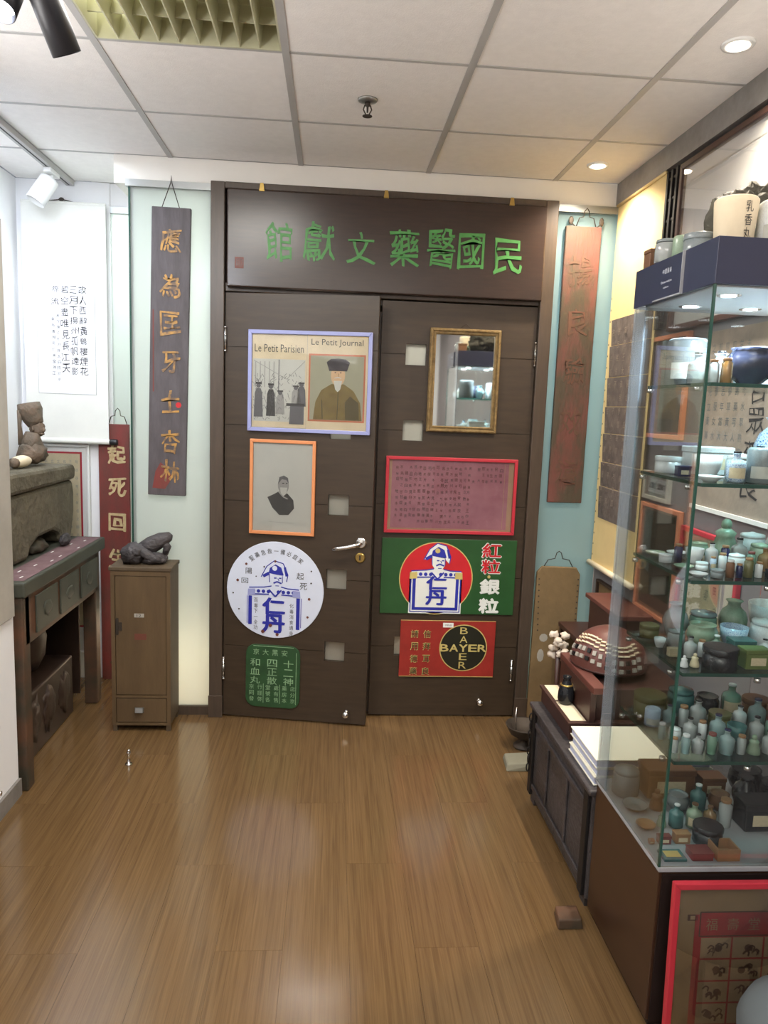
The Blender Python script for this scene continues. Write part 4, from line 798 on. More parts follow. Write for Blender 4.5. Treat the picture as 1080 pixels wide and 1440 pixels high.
MB().add([(.74, 2.035, 0), (.82, 2.035, 0), (.825, 2.11, 0), (.75, 2.112, 0), (.742, 2.04, .03), (.815, 2.04, .032), (.82, 2.105, .033), (.752, 2.108, .03)], [(3, 2, 1, 0), (4, 5, 6, 7), (0, 1, 5, 4), (1, 2, 6, 5), (2, 3, 7, 6), (3, 0, 4, 7)], 'altar_brown').build('brick_body', t, bevel=.004)

t = thing('flat_wooden_case', 'flat maroon wooden case on the black chest, white sheets on its lid', 'box', (1.08, 2.68, .4155))
B(.885, 1.34, 2.475, 2.835, .4155, .473, 'maroon_wood').build('case_body', t, bevel=.003); B(.877, 1.345, 2.467, 2.84, .4732, .484, 'maroon_wood').build('lid', t, bevel=.002)
for k in range(2):
    o = B(.890 + k * .003, .948, 2.485 + k * .19, 2.66 + k * .17, .4843, .4858, 'cream').build('paper_sheet'); o['label'] = ('cream card sheet lying on the maroon case nearer the camera', 'cream card sheet lying on the maroon case nearer the door')[k]; o['category'] = 'paper'; o['group'] = 'sheets on the maroon case'
t = thing('dark_enamel_vase', 'small glossy black bulbous vase with gold band standing on the cream sheets', 'vase', (.922, 2.645, .486))
MB().lathe([(.020, 0), (.027, .004), (.031, .02), (.030, .045), (.024, .07), (.016, .085), (.013, .098), (.017, .105), (.016, .108), (.011, .10)], 20, 'vase_black', (.922, 2.645, .4862)).build('vase_body', t)
MB().lathe([(.0245, .072), (.0255, .074), (.0222, .078)], 20, 'brass', (.922, 2.645, .4862)).build('gold_band', t)
t = thing('wooden_machine_box', 'upright dark maroon wooden box with plank edge on the flat wooden case', 'box', (1.1, 2.68, .4845))
B(.975, 1.32, 2.495, 2.825, .4845, .60, 'maroon_wood').build('box_body', t, bevel=.003)
B(.952, 1.0, 2.445, 2.835, .6002, .625, 'maroon_lit').build('plank_edge', t, bevel=.003); B(.953, .9748, 2.47, 2.825, .4848, .60, 'maroon_wood').build('side_panel', t, bevel=.002)
# domed device with rows of keys
t = thing('domed_keyed_device', 'maroon domed wooden device with curved rows of pale and black keys', 'machine', (1.13, 2.68, .6255))
DC, DR = Vector((1.10, 2.70, .635)), (.145, .150, .142)
mb = MB(); vv = []; nu, nv_ = 24, 10
for j_ in range(nv_ + 1):
    e = R(90 * j_ / nv_)
    for k in range(nu): a = 2 * math.pi * k / nu; vv.append((DC.x + DR[0] * math.cos(e) * math.cos(a), DC.y + DR[1] * math.cos(e) * math.sin(a), DC.z + DR[2] * math.sin(e)))
mb.add(vv, [(j_ * nu + k, j_ * nu + (k + 1) % nu, (j_ + 1) * nu + (k + 1) % nu, (j_ + 1) * nu + k) for j_ in range(nv_) for k in range(nu)], 'maroon_lit', True)
mb.lathe([(1.0, -.009), (1.0, 0)], nu, 'maroon_lit', (0, 0, 0)) if False else None
mb.build('dome', t)
MB().lathe([(.143, -.0095), (.146, 0)], 28, 'maroon_wood', tuple(DC), sy=1.03).build('base_ring', t)
for row, (e0, mt_, w_, hh) in enumerate(((46, 'cream', .009, .0035), (40, 'cream', .0095, .0035), (33, 'cream', .0095, .0035), (23, 'black_iron', .007, .011), (11, 'black_iron', .008, .009))):
    for k in range(13):
        a = R(172 + k * 10.5); e = R(e0 + 6 * math.sin(k * .5)); d_ = Vector((math.cos(e) * math.cos(a), math.cos(e) * math.sin(a), math.sin(e)))
        mb = MB(); mb.T = Matrix.Translation(Vector((DC.x + DR[0] * d_.x, DC.y + DR[1] * d_.y, DC.z + DR[2] * d_.z))) @ d_.to_track_quat('Z', 'Y').to_matrix().to_4x4()
        mb.box(-w_, w_, -hh * .8, hh * .8, -.002, .006, mt_ if not (mt_ == 'black_iron' and k % 3 != 1) else 'mat_grey'); mb.build('key', t)

for k in range(3):
    z = .4155 + k * .029; dx = (0, .006, .002)[k]
    t = thing('white_album', ('lowest', 'middle', 'topmost')[k] + ' of three white paper-covered albums stacked on the near end of chest', 'book', (1.0, 2.28, z), group='albums stacked on the black chest')
    B(.866 + dx, 1.24 + dx, 2.155, 2.40 - dx, z + .003, z + .025, 'book_blue').build('pages', t); B(.862 + dx, 1.245 + dx, 2.15, 2.404 - dx, z + .025, z + .0285, 'book_white').build('cover', t); B(.862 + dx, 1.245 + dx, 2.15, 2.404 - dx, z, z + .003, 'book_white').build('cover', t)
# corner pieces
t = thing('wooden_plaque', 'brown leather-like board with chamfered top corners leaning on frosted glass, right of door', 'board', (1.16, 3.6, 0))
mb = MB(); mb.T = Matrix(((1, 0, 0, 0), (0, 0, -1, D - .022), (0, 1, 0, 0), (0, 0, 0, 1))); mb.prism([(1.052, .0), (1.285, .0), (1.285, .775), (1.262, .812), (1.085, .815), (1.060, .785)], 0, .02, 'board_tan'); mb.T = None; mb.build('board', t, bevel=.004)
mb = MB()
for k in range(10): mb.plate(circ(1.072 + .001 * k, .75 - k * .03, .004, 6), (0, D - .042, 0), UX, UZ, NY, 0, .002, 'iron').plate(circ(1.275, .75 - k * .03, .004, 6), (0, D - .042, 0), UX, UZ, NY, 0, .002, 'iron')
mb.build('tacks', t, kind='stuff'); p = Plane((0, D - .042, 0)); p.poly(circ(1.115, .44, .022, 9), 'mat_grey', 1).poly(circ(1.105, .345, .018, 9, ry=.035), 'mat_grey', 1); p.build('worn_patches', t)
mb = MB().tube([(1.095, D - .03, .812), (1.115, D - .03, .848), (1.15, D - .03, .855), (1.158, D - .03, .885), (1.17, D - .03, .893), (1.182, D - .03, .885), (1.19, D - .03, .855), (1.225, D - .03, .848), (1.245, D - .03, .812)], .0025, 'iron', 5); mb.build('hanging_wire', t)
t = thing('shell_ornament', 'cream knobbly blossom-like ornament behind the domed device', 'ornament', (1.07, 3.22, 0))
mb = MB()
for k in range(10): mb.blob((1.075 + .03 * math.cos(k * 2.4), 3.22 + .02 * math.sin(k * 1.7), .46 + .013 * k), (.021, .018, .017), 'shell_white', .7, 9, 2, k)
mb.build('blossom_head', t); MB().tube([(1.07, 3.22, .02), (1.075, 3.22, .25), (1.07, 3.22, .50)], [.012, .010, .012], 'maroon_wood', 8).build('stem', t); MB().lathe([(.04, 0), (.04, .012), (.02, .02)], 14, 'maroon_wood', (1.07, 3.22, 0)).build('foot', t)
t = thing('dark_iron_bowl', 'dark iron bowl on a stand on the floor beside the door frame', 'bowl', (.97, 3.22, 0))
MB().lathe([(.04, .05), (.07, .07), (.088, .105), (.092, .112), (.085, .110), (.06, .085), (.02, .07)], 22, 'iron', (.955, 3.28, 0)).build('bowl_dish', t); MB().lathe([(.05, 0), (.05, .01), (.018, .02), (.018, .04), (.04, .0495)], 16, 'iron', (.955, 3.28, 0)).build('stand', t)
MB().tube([(.905, 3.25, .10), (.905, 3.27, .16), (.91, 3.28, .20)], .0035, 'chrome', 6).build('rod', t)
t = thing('wedge_stone', 'flat greenish grey tile on the floor below the iron bowl', 'tile', (.88, 3.11, 0))
mb = MB().add([(.812, 3.035, 0), (.97, 3.035, 0), (.975, 3.16, 0), (.825, 3.165, 0), (.82, 3.05, .03), (.968, 3.04, .04), (.972, 3.15, .04), (.83, 3.155, .03)], [(3, 2, 1, 0), (4, 5, 6, 7), (0, 1, 5, 4), (1, 2, 6, 5), (2, 3, 7, 6), (3, 0, 4, 7)], 'tile_grey'); mb.build('tile_body', t, bevel=.006)
# shelf bench under wall frames
t = thing('wall_bench', 'dark wooden side bench along the right wall beyond the black chest', 'table', (1.28, 3.2, 0))
B(1.17, 1.365, 2.86, 3.55, .52, .545, 'maroon_wood').build('bench_top', t, bevel=.003)
for x in (1.19, 1.345):
    for y in (2.875, 3.535): B(x - .013, x + .013, y - .013, y + .013, 0, .5198, 'dark_wood').build('leg', t)
t = thing('leaning_frame', 'brown panel in dark frame leaning on the right wall below scroll', 'picture', (1.32, 3.45, .5455))
picture_frame(t, (1.36, 0, 0), RV, UZ, NX, -3.53, .5455, -3.30, .775, .012, .02, 'dark_wood', 'board_tan', glass=False)
t = thing('wooden_plank_box', 'reddish wooden box with overhanging plank lid on the side bench', 'box', (1.29, 3.05, .5455))
B(1.22, 1.345, 2.94, 3.27, .5455, .745, 'maroon_wood').build('box_body', t, bevel=.003); B(1.20, 1.355, 2.88, 3.28, .7452, .765, 'maroon_lit').build('plank_lid', t, bevel=.003)

# ------------------------------------------------------------------ display case
X0, X1, Y0, Y1 = .85, 1.315, 1.66, 2.105
DZ = .463; HZ = 1.889
SH = [1.671, 1.436, 1.201, .969, .739]
case = thing('glass_display_case', 'tall lit glass display case with navy header on a dark red-brown base, right', 'display case', (1.12, 1.88, 0))
mb = MB().box(X0 + .004, X1, Y0 + .002, Y1, .03, DZ - .012, 'cab_red'); mb.build('base_cabinet', case, bevel=.002)
B(X0 + .012, X1, Y0 - .004, Y0 + .0018, .03, DZ - .02, 'cab_dark').build('front_panel', case); B(X0 + .02, X1, Y0 + .02, Y1 - .01, 0, .0298, 'cab_dark').build('plinth', case)
B(X0, X1, Y0 - .004, Y1 + .003, DZ - .0118, DZ, 'grey_edge').build('deck', case, bevel=.001)
for nm, a in (('glass_side', (X0, X0 + .004, Y0, Y1, DZ + .0005, HZ)), ('glass_front', (X0 + .005, X1, Y0, Y0 + .004, DZ + .0005, HZ)), ('glass_back', (X0 + .005, X1, Y1 - .004, Y1, DZ + .0005, HZ))): B(*a, 'glass').build(nm, case)
B(X0 - .001, X0 + .005, Y0 - .001, Y0 + .005, DZ + .0005, HZ, 'green_edge').build('glass_corner_joint', case)
B(X0 - .001, X0 + .004, Y1 - .075, Y1 - .001, DZ + .001, HZ, 'milky_glass').build('glass_door_strip', case)  # pale strip painting a band of glare on the side pane
for k, z in enumerate(SH):
    mb = MB().box(X0 + .022, X1 - .002, Y0 + .014, Y1 - .085, z - .008, z, 'shelf_glass'); s_ = mb.build('glass_shelf', case)
    MB().box(X0 + .0205, X0 + .0218, Y0 + .014, Y1 - .085, z - .0085, z + .0003, 'green_edge').box(X0 + .0205, X1 - .002, Y0 + .0125, Y0 + .0138, z - .0085, z + .0003, 'green_edge').build('polished_edge', s_)
    for (x, y) in ((X0 + .013, Y0 + .06), (X0 + .013, Y1 - .12), (1.06, Y0 + .009)): MB().lathe([(.008, -.02), (.008, -.0095)], 10, 'chrome', (x, y, z)).build('shelf_clip', case)
hd = MB().box(X0 - .002, X1, Y0 - .004, Y1 + .005, HZ, HZ + .103, 'navy').build('header_box', case, bevel=.001)
B(X0 + .012, X1 - .01, Y0 + .012, Y1 - .012, HZ - .004, HZ - .0005, 'white_metal').build('light_plate', hd)
pn = MB().box(X0 - .008, X0 - .0025, 1.815, 1.97, HZ + .003, HZ + .10, 'navy').box(X0 - .009, X0 - .002, 1.812, 1.815, HZ, HZ + .102, 'grey_edge').box(X0 - .009, X0 - .002, 1.815, 1.97, HZ, HZ + .003, 'grey_edge').build('title_panel', hd)
mb = MB(); oo = (X0 - .008, 0, 0)
for k, c in enumerate('中國醫藥'): put_text(mb, c, oo, RV, UZ, NX, -1.915 + k * .0135, HZ + .068, .010, .012, 'white_print', .0006)
put_text(mb, 'Chinese medicine', oo, RV, UZ, NX, -1.895, HZ + .042, .062, .006, 'white_print', .0006); put_text(mb, 'culture', oo, RV, UZ, NX, -1.895, HZ + .028, .03, .005, 'white_print', .0006)
mb.build('lettering', pn)
for k, (x, y) in enumerate([(.95, 1.78), (.95, 1.98), (1.12, 1.78), (1.12, 1.98), (1.28, 1.88)]):
    MB().lathe([(.028, 0), (.028, .004), (.020, .0045)], 20, 'chrome', (x, y, HZ - .0055)).build('lamp_ring', case); MB().lathe([(.018, 0), (.018, .001)], 16, 'lamp_cool', (x, y, HZ - .007)).build('lamp_lens', case)
    l = bpy.data.lights.new('case_led', 'SPOT'); l.energy = 22; l.color = (.74, .88, 1); l.spot_size = R(150); l.spot_blend = .8; l.shadow_soft_size = .015; lo = bpy.data.objects.new('case_led', l); lo.location = (x, y, HZ - .012); COL.objects.link(lo)

# vessels ------------------------------------------------------------------
PROF = {
 'bottle': dict(body=[(.8, 0), (1, .04), (1, .58), (.85, .68), (.38, .76), (.36, .90), (.42, .91), (.42, .94)], cap=[(.34, .94), (.40, .945), (.40, 1.0), (.30, 1.0)], ar=.30, word='bottle', cat='bottle'),
 'vial': dict(body=[(.9, 0), (1, .03), (1, .80), (.7, .86), (.7, .88)], cap=[(.78, .88), (.80, .885), (.80, 1.0), (.7, 1.0)], ar=.22, word='vial', cat='bottle'),
 'jar': dict(body=[(.85, 0), (1, .05), (1.02, .45), (.98, .74), (.86, .80)], cap=[(.92, .80), (.96, .82), (.92, .92), (.3, .97), (.14, 1.0), (.1, 1.0)], ar=.46, word='lidded jar', cat='jar'),
 'pot': dict(body=[(.45, 0), (.5, .06), (.85, .25), (1, .50), (.96, .75), (.80, .92), (.88, 1.0), (.78, .98), (.72, .9)], ar=.62, word='pot', cat='pot'),
 'vase': dict(body=[(.55, 0), (.62, .03), (.95, .35), (1.0, .52), (.8, .72), (.45, .84), (.42, .93), (.6, 1.0), (.5, .99)], ar=.36, word='vase', cat='vase'),
 'cup': dict(body=[(.6, 0), (.62, .08), (.9, .5), (1, 1.0), (.93, .98), (.8, .5)], ar=.62, word='cup', cat='cup'),
 'dish': dict(body=[(.5, 0), (.55, .15), (1, .8), (1.02, 1.0), (.94, .9), (.5, .4)], ar=2.2, word='shallow dish', cat='dish'),
 'tin': dict(body=[(.98, 0), (1, .03), (1, .7)], cap=[(1.03, .7), (1.04, .72), (1.04, .98), (1.0, 1.0)], ar=.75, word='round tin', cat='tin'),
 'crock': dict(body=[(.92, 0), (1, .03), (1, .92), (.9, .98), (.82, 1.0), (.78, .97)], ar=.42, word='crock', cat='crock'),
 'gourd': dict(body=[(.5, 0), (.9, .12), (1.0, .28), (.7, .48), (.5, .56), (.62, .68), (.55, .84), (.25, .94), (.2, 1.0)], ar=.36, word='gourd flask', cat='flask'),
}
VC = {}
def copy_thing(src):
    r = src.copy(); COL.objects.link(r)
    for ch in src.children:
        c = ch.copy(); COL.objects.link(c); c.parent = r
    return r
def vessel(kind, colr, x, y, z, h, label, group, rz=0):
    key = (kind, colr)
    if key not in VC:
        t = thing('prototype', 'p', 'p'); P_ = PROF.get(kind)
        if kind == 'box':
            B(-.5, .5, -.35, .35, 0, .78, 'p_' + colr).build('body', t, bevel=.03, world=False); B(-.52, .52, -.37, .37, .785, 1.0, 'p_' + colr).build('lid', t, bevel=.03, world=False); B(-.3, .3, -.355, -.35, .2, .6, 'paper_aged').build('paper_label', t, world=False)
        elif kind == 'figurine':
            m_ = 'p_' + colr; MB().lathe([(.32, 0), (.34, .05), (.30, .3), (.22, .55), (.26, .66), (.12, .76)], 14, m_).build('robe', t, world=False); MB().blob((0, 0, .86), (.13, .13, .15), m_, .05).build('head', t, world=False)
        else:
            mt = ('vessel_' + colr[6:]) if colr.startswith('glass_') else 'p_' + colr
            pr = [(r_ * P_['ar'] , z_) for r_, z_ in P_['body']]; MB().lathe(pr, 16, mt).build('body', t, world=False)
            if 'cap' in P_:
                cm = {'bottle': rnd.choice(['p_brown', 'p_navy', 'p_white', 'p_black']), 'vial': rnd.choice(['p_white', 'p_red', 'p_tan'])}.get(kind, mt if not mt.startswith('vessel') else 'p_grey')
                MB().lathe([(r_ * P_['ar'], z_) for r_, z_ in P_['cap']], 12, cm).build('cap' if kind in ('bottle', 'vial') else 'lid', t, world=False)
            if kind in ('bottle', 'crock', 'vial') and rnd.random() < .4:
                a0 = P_['ar'] * 1.012; mb = MB(); vv = []; 
                for i_ in range(7):
                    a = R(200 + i_ * 18); vv += [(a0 * math.cos(a), a0 * math.sin(a), .14), (a0 * math.cos(a), a0 * math.sin(a), .48)]
                mb.add(vv, [(2 * i_, 2 * i_ + 2, 2 * i_ + 3, 2 * i_ + 1) for i_ in range(6)], 'paper_aged' if kind != 'crock' else 'paper_grey', True); mb.build('paper_label', t, world=False)
        VC[key] = t; o = t
    else: o = copy_thing(VC[key])
    o.name = {'box': 'small_box', 'figurine': 'figurine'}.get(kind) or {'bottle': 'glass_bottle' if colr.startswith('glass') else 'medicine_bottle', 'vial': 'medicine_vial', 'jar': 'lidded_jar', 'pot': 'ceramic_pot', 'vase': 'ceramic_vase', 'cup': 'ceramic_cup', 'dish': 'shallow_dish', 'tin': 'round_tin', 'crock': 'stoneware_crock', 'gourd': 'gourd_flask'}[kind]
    o.location = (x, y, z); o.scale = (h, h, h) if kind != 'box' else (h * rnd.uniform(1.1, 1.7), h * 1.2, h); o.rotation_euler = (0, 0, rz)
    o['label'] = label; o['category'] = PROF[kind]['cat'] if kind in PROF else ('box' if kind == 'box' else 'figurine'); o['group'] = group
    return o
CN = {'glass_clear': 'clear glass', 'glass_green': 'green glass', 'glass_blue': 'blue glass', 'glass_amber': 'amber glass', 'glass_aqua': 'pale aqua glass', 'bluewhite': 'blue-and-white', 'celadon': 'grey-green', 'navy': 'dark blue'}
SN = ['top glass shelf', 'second glass shelf', 'third glass shelf', 'fourth glass shelf', 'fifth glass shelf', 'case floor']
ORD = ['first', 'second', 'third', 'fourth', 'fifth', 'sixth', 'seventh', 'eighth', 'ninth', 'tenth', 'eleventh', 'twelfth']
def word(kind, colr): return CN.get(colr, colr) + ' ' + ({'box': 'lidded box', 'figurine': 'robed figurine'}.get(kind) or PROF[kind]['word'])
def fill_row(si, row, items, y, x0, gap=.006):
    """items: (kind, colour, height) set out from the left of a row"""
    z = (SH + [DZ])[si] + .0008; x = x0
    for k, (kind, colr, h) in enumerate(items):
        w_ = (PROF[kind]['ar'] * 2 * 1.06 if kind in PROF else (1.75 if kind == 'box' else .68)) * h
        if x + w_ > 1.37: break
        vessel(kind, colr, x + w_ / 2, y + rnd.uniform(-.004, .004), z, h, f"{word(kind, colr)} on the {SN[si]}, {row} row, {ORD[k]} from left", 'vessels on the ' + SN[si])
        x += w_ + gap
F_, M_, K_ = 'front', 'middle', 'back'
# top shelf
fill_row(0, K_, [('crock', 'grey', .125), ('vase', 'glass_aqua', .09), ('crock', 'white', .11), ('jar', 'white', .10), ('crock', 'white', .12)], 1.955, .89)
fill_row(0, M_, [('bottle', 'glass_clear', .08), ('bottle', 'white', .085)], 1.83, .89)
fill_row(0, F_, [('vial', 'glass_clear', .055), ('vial', 'glass_amber', .06)], 1.72, .885)
vessel('pot', 'slate', 1.035, 1.80, SH[0] + .0008, .092, 'large wide dark blue bowl-shaped pot on the top glass shelf', 'vessels on the top glass shelf')
vessel('jar', 'glass_aqua', 1.20, 1.80, SH[0] + .0008, .13, 'large pale aqua glass lidded jar, right of the dark blue pot', 'vessels on the top glass shelf')
# second shelf
fill_row(1, K_, [('tin', 'white', .045), ('box', 'white', .075), ('jar', 'white', .06), ('vase', 'bluewhite', .16), ('jar', 'white', .085)], 1.96, .885)
fill_row(1, M_, [('box', 'navy', .028), ('cup', 'white', .058), ('jar', 'white', .062), ('bottle', 'white', .085), ('bottle', 'navy', .07), ('gourd', 'bluewhite', .09)], 1.85, .885)
fill_row(1, F_, [('dish', 'white', .014), ('bottle', 'bluewhite', .075), ('crock', 'grey', .085), ('crock', 'celadon', .07)], 1.725, .885)
# third shelf
fill_row(2, K_, [('dish', 'celadon', .012), ('dish', 'white', .013), ('pot', 'celadon', .04), ('figurine', 'celadon', .11), ('jar', 'white', .075), ('vase', 'white', .08), ('jar', 'bluewhite', .12)], 1.97, .885)
fill_row(2, 'second', [('tin', 'white', .022), ('vial', 'navy', .05), ('cup', 'white', .04), ('bottle', 'white', .055), ('vial', 'navy', .05), ('bottle', 'glass_clear', .07), ('jar', 'celadon', .06), ('bottle', 'white', .06), ('jar', 'glass_aqua', .07), ('vial', 'red', .05)], 1.885, .885)
fill_row(2, M_, [('dish', 'celadon', .011), ('tin', 'white', .02), ('vial', 'bluewhite', .035), ('vial', 'white', .045), ('jar', 'white', .045), ('vial', 'glass_green', .05), ('bottle', 'glass_amber', .06), ('vial', 'white', .05), ('jar', 'red', .05)], 1.80, .885)
fill_row(2, F_, [('dish', 'white', .010), ('tin', 'grey', .02), ('vial', 'brown', .045), ('vial', 'navy', .035), ('vial', 'olive', .05), ('vial', 'white', .04), ('box', 'black', .022), ('box', 'tan', .045), ('vial', 'red', .05), ('vial', 'tan', .045)], 1.715, .885)
# fourth shelf
fill_row(3, K_, [('tin', 'olive', .035), ('vase', 'glass_clear', .10), ('jar', 'glass_green', .08), ('vase', 'celadon', .11), ('cup', 'white', .10), ('bottle', 'white', .13), ('crock', 'teal', .12)], 1.965, .885)
fill_row(3, 'second', [('cup', 'white', .025), ('jar', 'glass_clear', .05), ('pot', 'celadon', .065), ('cup', 'bluewhite', .06), ('jar', 'white', .085), ('cup', 'cream', .07), ('bottle', 'glass_aqua', .08)], 1.875, .885)
fill_row(3, M_, [('box', 'cream', .022), ('bottle', 'glass_clear', .055), ('vial', 'white', .045), ('bottle', 'glass_green', .06), ('box', 'teal', .05), ('bottle', 'white', .05), ('tin', 'white', .035)], 1.795, .885)
fill_row(3, F_, [('figurine', 'white', .03), ('figurine', 'cream', .035), ('tin', 'black', .055), ('box', 'green', .05), ('bottle', 'glass_aqua', .06), ('tin', 'teal', .05)], 1.718, .885)
# fifth shelf
fill_row(4, K_, [('tin', 'olive', .06), ('jar', 'teal', .08), ('pot', 'black', .055), ('bottle', 'glass_green', .09), ('tin', 'brown', .05), ('vase', 'black', .10), ('pot', 'brown', .07), ('jar', 'glass_green', .1)], 1.965, .885)
fill_row(4, 'second', [('crock', 'bluewhite', .05), ('bottle', 'glass_aqua', .06), ('vial', 'glass_clear', .06), ('bottle', 'glass_clear', .075), ('tin', 'olive', .04), ('bottle', 'white', .06), ('bottle', 'glass_aqua', .08), ('jar', 'brown', .06), ('vial', 'glass_green', .06), ('bottle', 'glass_clear', .09)], 1.885, .885)
fill_row(4, M_, [('vial', 'glass_aqua', .045), ('jar', 'white', .035), ('bottle', 'glass_clear', .06), ('vial', 'white', .05), ('bottle', 'glass_aqua', .07), ('cup', 'teal', .04), ('bottle', 'glass_clear', .065), ('vial', 'glass_green', .06), ('figurine', 'celadon', .07), ('vial', 'glass_clear', .06)], 1.80, .885)
fill_row(4, F_, [('vial', 'glass_clear', .04), ('vial', 'glass_aqua', .05), ('bottle', 'glass_clear', .05), ('vial', 'glass_green', .055), ('bottle', 'glass_aqua', .065), ('vial', 'glass_clear', .05), ('figurine', 'celadon', .05), ('bottle', 'glass_clear', .06), ('vial', 'glass_aqua', .06), ('bottle', 'glass_green', .07), ('vial', 'white', .04)], 1.72, .885)
# case floor
fill_row(5, K_, [('jar', 'grey', .085), ('box', 'brown', .09), ('box', 'brown', .06), ('pot', 'black', .08), ('gourd', 'black', .11)], 2.02, .865)
fill_row(5, 'second', [('dish', 'grey', .016), ('figurine', 'brown', .06), ('pot', 'grey', .05), ('bottle', 'teal', .075), ('pot', 'brown', .05), ('vase', 'black', .10), ('jar', 'black', .09)], 1.93, .865)
fill_row(5, M_, [('dish', 'tan', .012), ('figurine', 'celadon', .04), ('bottle', 'teal', .065), ('bottle', 'celadon', .07), ('bottle', 'glass_amber', .06), ('vial', 'glass_clear', .08), ('box', 'black', .08)], 1.84, .865)
fill_row(5, 'second-nearest', [('box', 'orange', .012), ('box', 'red', .022), ('box', 'tan', .028), ('tin', 'black', .05)], 1.765, .865)
# front row of the floor: flat packets
t = thing('paper_packet', 'small green and yellow printed paper packet at the front left of case floor', 'packet', (.90, 1.705, DZ)); B(.875, .935, 1.68, 1.725, DZ + .0006, DZ + .008, 'p_teal').build('packet_body', t, bevel=.001)
mb = B(.885, .925, 1.69, 1.716, DZ + .0081, DZ + .0085, 'gold_print'); mb.build('print', t)
t = thing('small_box', 'flat dark red wooden box on the case floor beside the green packet', 'box', (.98, 1.70, DZ)); B(.95, 1.005, 1.682, 1.722, DZ + .0006, DZ + .018, 'p_red').build('body', t, bevel=.001); B(.949, 1.006, 1.681, 1.723, DZ + .0181, DZ + .022, 'p_red').build('lid', t, bevel=.001)
t = thing('open_wooden_tray', 'small open tan wooden tray on the case floor, right of dark red box', 'tray', (1.04, 1.71, DZ))
MB().box(1.015, 1.075, 1.68, 1.735, DZ + .0006, DZ + .004, 'p_tan').build('base', t)
for a in ((1.015, 1.075, 1.68, 1.684), (1.015, 1.075, 1.731, 1.735), (1.015, 1.019, 1.684, 1.731), (1.071, 1.075, 1.684, 1.731)): B(*a, DZ + .0041, DZ + .032, 'p_tan').build('side', t)
# on top of the header
TZ = HZ + .1035
GT = 'objects on top of the display case'
t = thing('stoneware_crock', 'large white cylindrical crock with vertical black characters on top of display case', 'crock', (.985, 1.80, TZ)); 
MB().lathe([(.040, 0), (.043, .004), (.050, .10), (.0505, .115), (.046, .12), (.038, .121)], 28, 'cream', (.957, 1.80, TZ)).build('body', t)
mb = MB()
for k, c in enumerate('乳香丸'): put_text(mb, c, (.955, 1.7515 - .0016 * (1 - k) , 0), UX, UZ, NY, .008, TZ + .092 - k * .030, .018, .026, 'ink', .0015)
mb.build('lettering', t)
t = thing('dark_scholar_rock', 'big arched dark brown root-like rock on display case behind the white crock', 'rock', (1.06, 1.98, TZ))
mb = MB(); pts = [(.955, 1.93, TZ + .005), (.955, 1.93, TZ + .09), (.985, 1.94, TZ + .14), (1.04, 1.95, TZ + .175), (1.10, 1.96, TZ + .185), (1.17, 1.96, TZ + .16), (1.22, 1.97, TZ + .09), (1.24, 1.97, TZ + .005)]
mb.blob((1.10, 1.96, TZ + .115), (.115, .04, .085), 'rock', .35, 9, 4, 3); mb.blob((1.0, 1.935, TZ + .10), (.045, .035, .07), 'rock', .35, 9, 3, 5); mb.blob((1.05, 1.945, TZ + .06), (.10, .035, .06), 'rock', .3, 8, 3, 8, flat=TZ); mb.build('rock_mass', t)
def topv(kind, c, x, y, h, lab): vessel(kind, c, x, y, TZ, h, lab, GT)
topv('jar', 'glass_clear', .875, 1.985, .065, 'clear glass lidded jar on top of the case, second from its far end')
topv('box', 'brown', .884, 2.06, .05, 'brown box at the far end on top of the display case')
topv('crock', 'celadon', .890, 1.925, .058, 'small grey-green crock on the case top, between the clear jar and grey tin')
topv('tin', 'grey', .905, 1.865, .05, 'grey round tin on top of the case, left of the big white crock')
topv('tin', 'celadon', .985, 1.88, .05, 'grey-green round tin on top of the case behind the big white crock')
topv('crock', 'white', 1.055, 1.78, .115, 'tall plain white crock on top of the case right of lettered crock')
topv('bottle', 'glass_clear', 1.045, 1.862, .10, 'clear glass bottle on top of the case, behind the two white crocks')

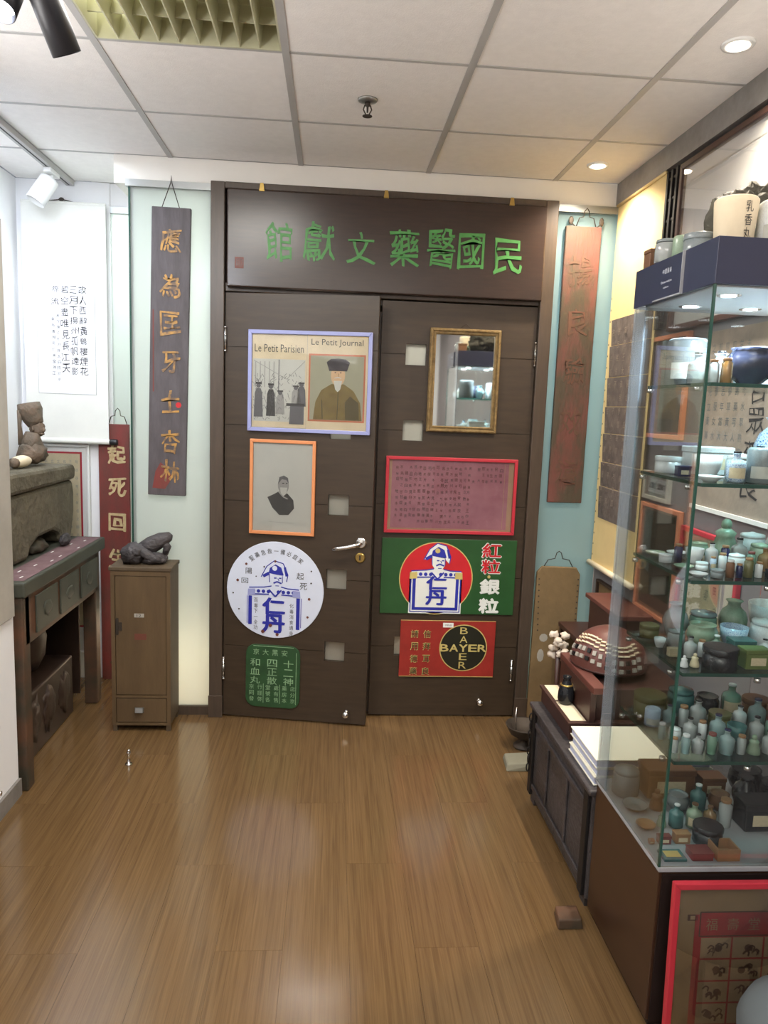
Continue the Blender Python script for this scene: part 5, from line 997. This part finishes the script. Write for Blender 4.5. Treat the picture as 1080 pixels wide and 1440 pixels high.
# ------------------------------------------------------------------ red framed poster leaning on the case
t = thing('framed_poster', 'red framed old poster with grid of small drawings leaning against the case base', 'picture', (1.05, 1.63, 0))
ov = (0, 1.60, 0); vv_ = Vector((0, .045, .998)).normalized(); nn_ = tuple(Vector((1, 0, 0)).cross(vv_)); vv_ = tuple(vv_)
picture_frame(t, ov, UX, vv_, nn_, .868, .005, 1.33, .455, .016, .018, 'red_frame', 'poster_tan')
p = Plane(ov, UX, vv_, nn_, .0062)
p.poly(rect(.932, .03, 1.29, .368), 'poster_red', 1).poly(rect(.947, .312, 1.27, .372), 'poster_red', 2).stroke([(.945, .374), (1.27, .374)], .003, 'poster_ink', 3).stroke([(.945, .311), (1.27, .311)], .003, 'poster_ink', 3).stroke([(.945, .311), (.945, .374)], .003, 'poster_ink', 3)
for k, c in enumerate('福壽堂藥局'): p.text(c, .975 + k * .055, .342, .03, .032, 'poster_tan', 4)
p.poly(rect(.912, .352, .938, .368), 'poster_ink', 1).poly(rect(.919, .355, .931, .365), 'poster_cell', 2)
for r_ in range(5):
    for c_ in range(4):
        x, z = .951 + c_ * .083, .252 - r_ * .059; p.poly(rect(x, z, x + .078, z + .054), 'poster_cell', 2)
        for q in range(5):
            a, b = x + rnd.uniform(.012, .055), z + rnd.uniform(.010, .036); p.stroke([(a, b), (a + .008, b + .008), (a + .016, b + .004), (a + .014, b - .006)], rnd.uniform(.002, .005), 'poster_ink', 4)
        p.poly(circ(x + rnd.uniform(.025, .055), z + .026, .010, 8), 'poster_ink', 3)
p.build('poster_print', t)
t = thing('round_stool', 'pale grey rounded stool cushion cut off at the bottom right corner', 'stool', (1.08, 1.22, 0))
MB().lathe([(.13, 0), (.165, .02), (.17, .07), (.155, .11), (.12, .14), (.06, .155), (.01, .158)], 30, 'cushion', (1.11, 1.37, .165)).build('cushion', t)
for k in range(4): a = R(45 + 90 * k); MB().tube([(1.11 + .10 * math.cos(a), 1.37 + .10 * math.sin(a), .164), (1.11 + .12 * math.cos(a), 1.37 + .12 * math.sin(a), 0.003)], .012, 'dark_wood', 8).build('leg', t)

for m_ in bpy.data.meshes:
    if m_.users == 0: bpy.data.meshes.remove(m_)
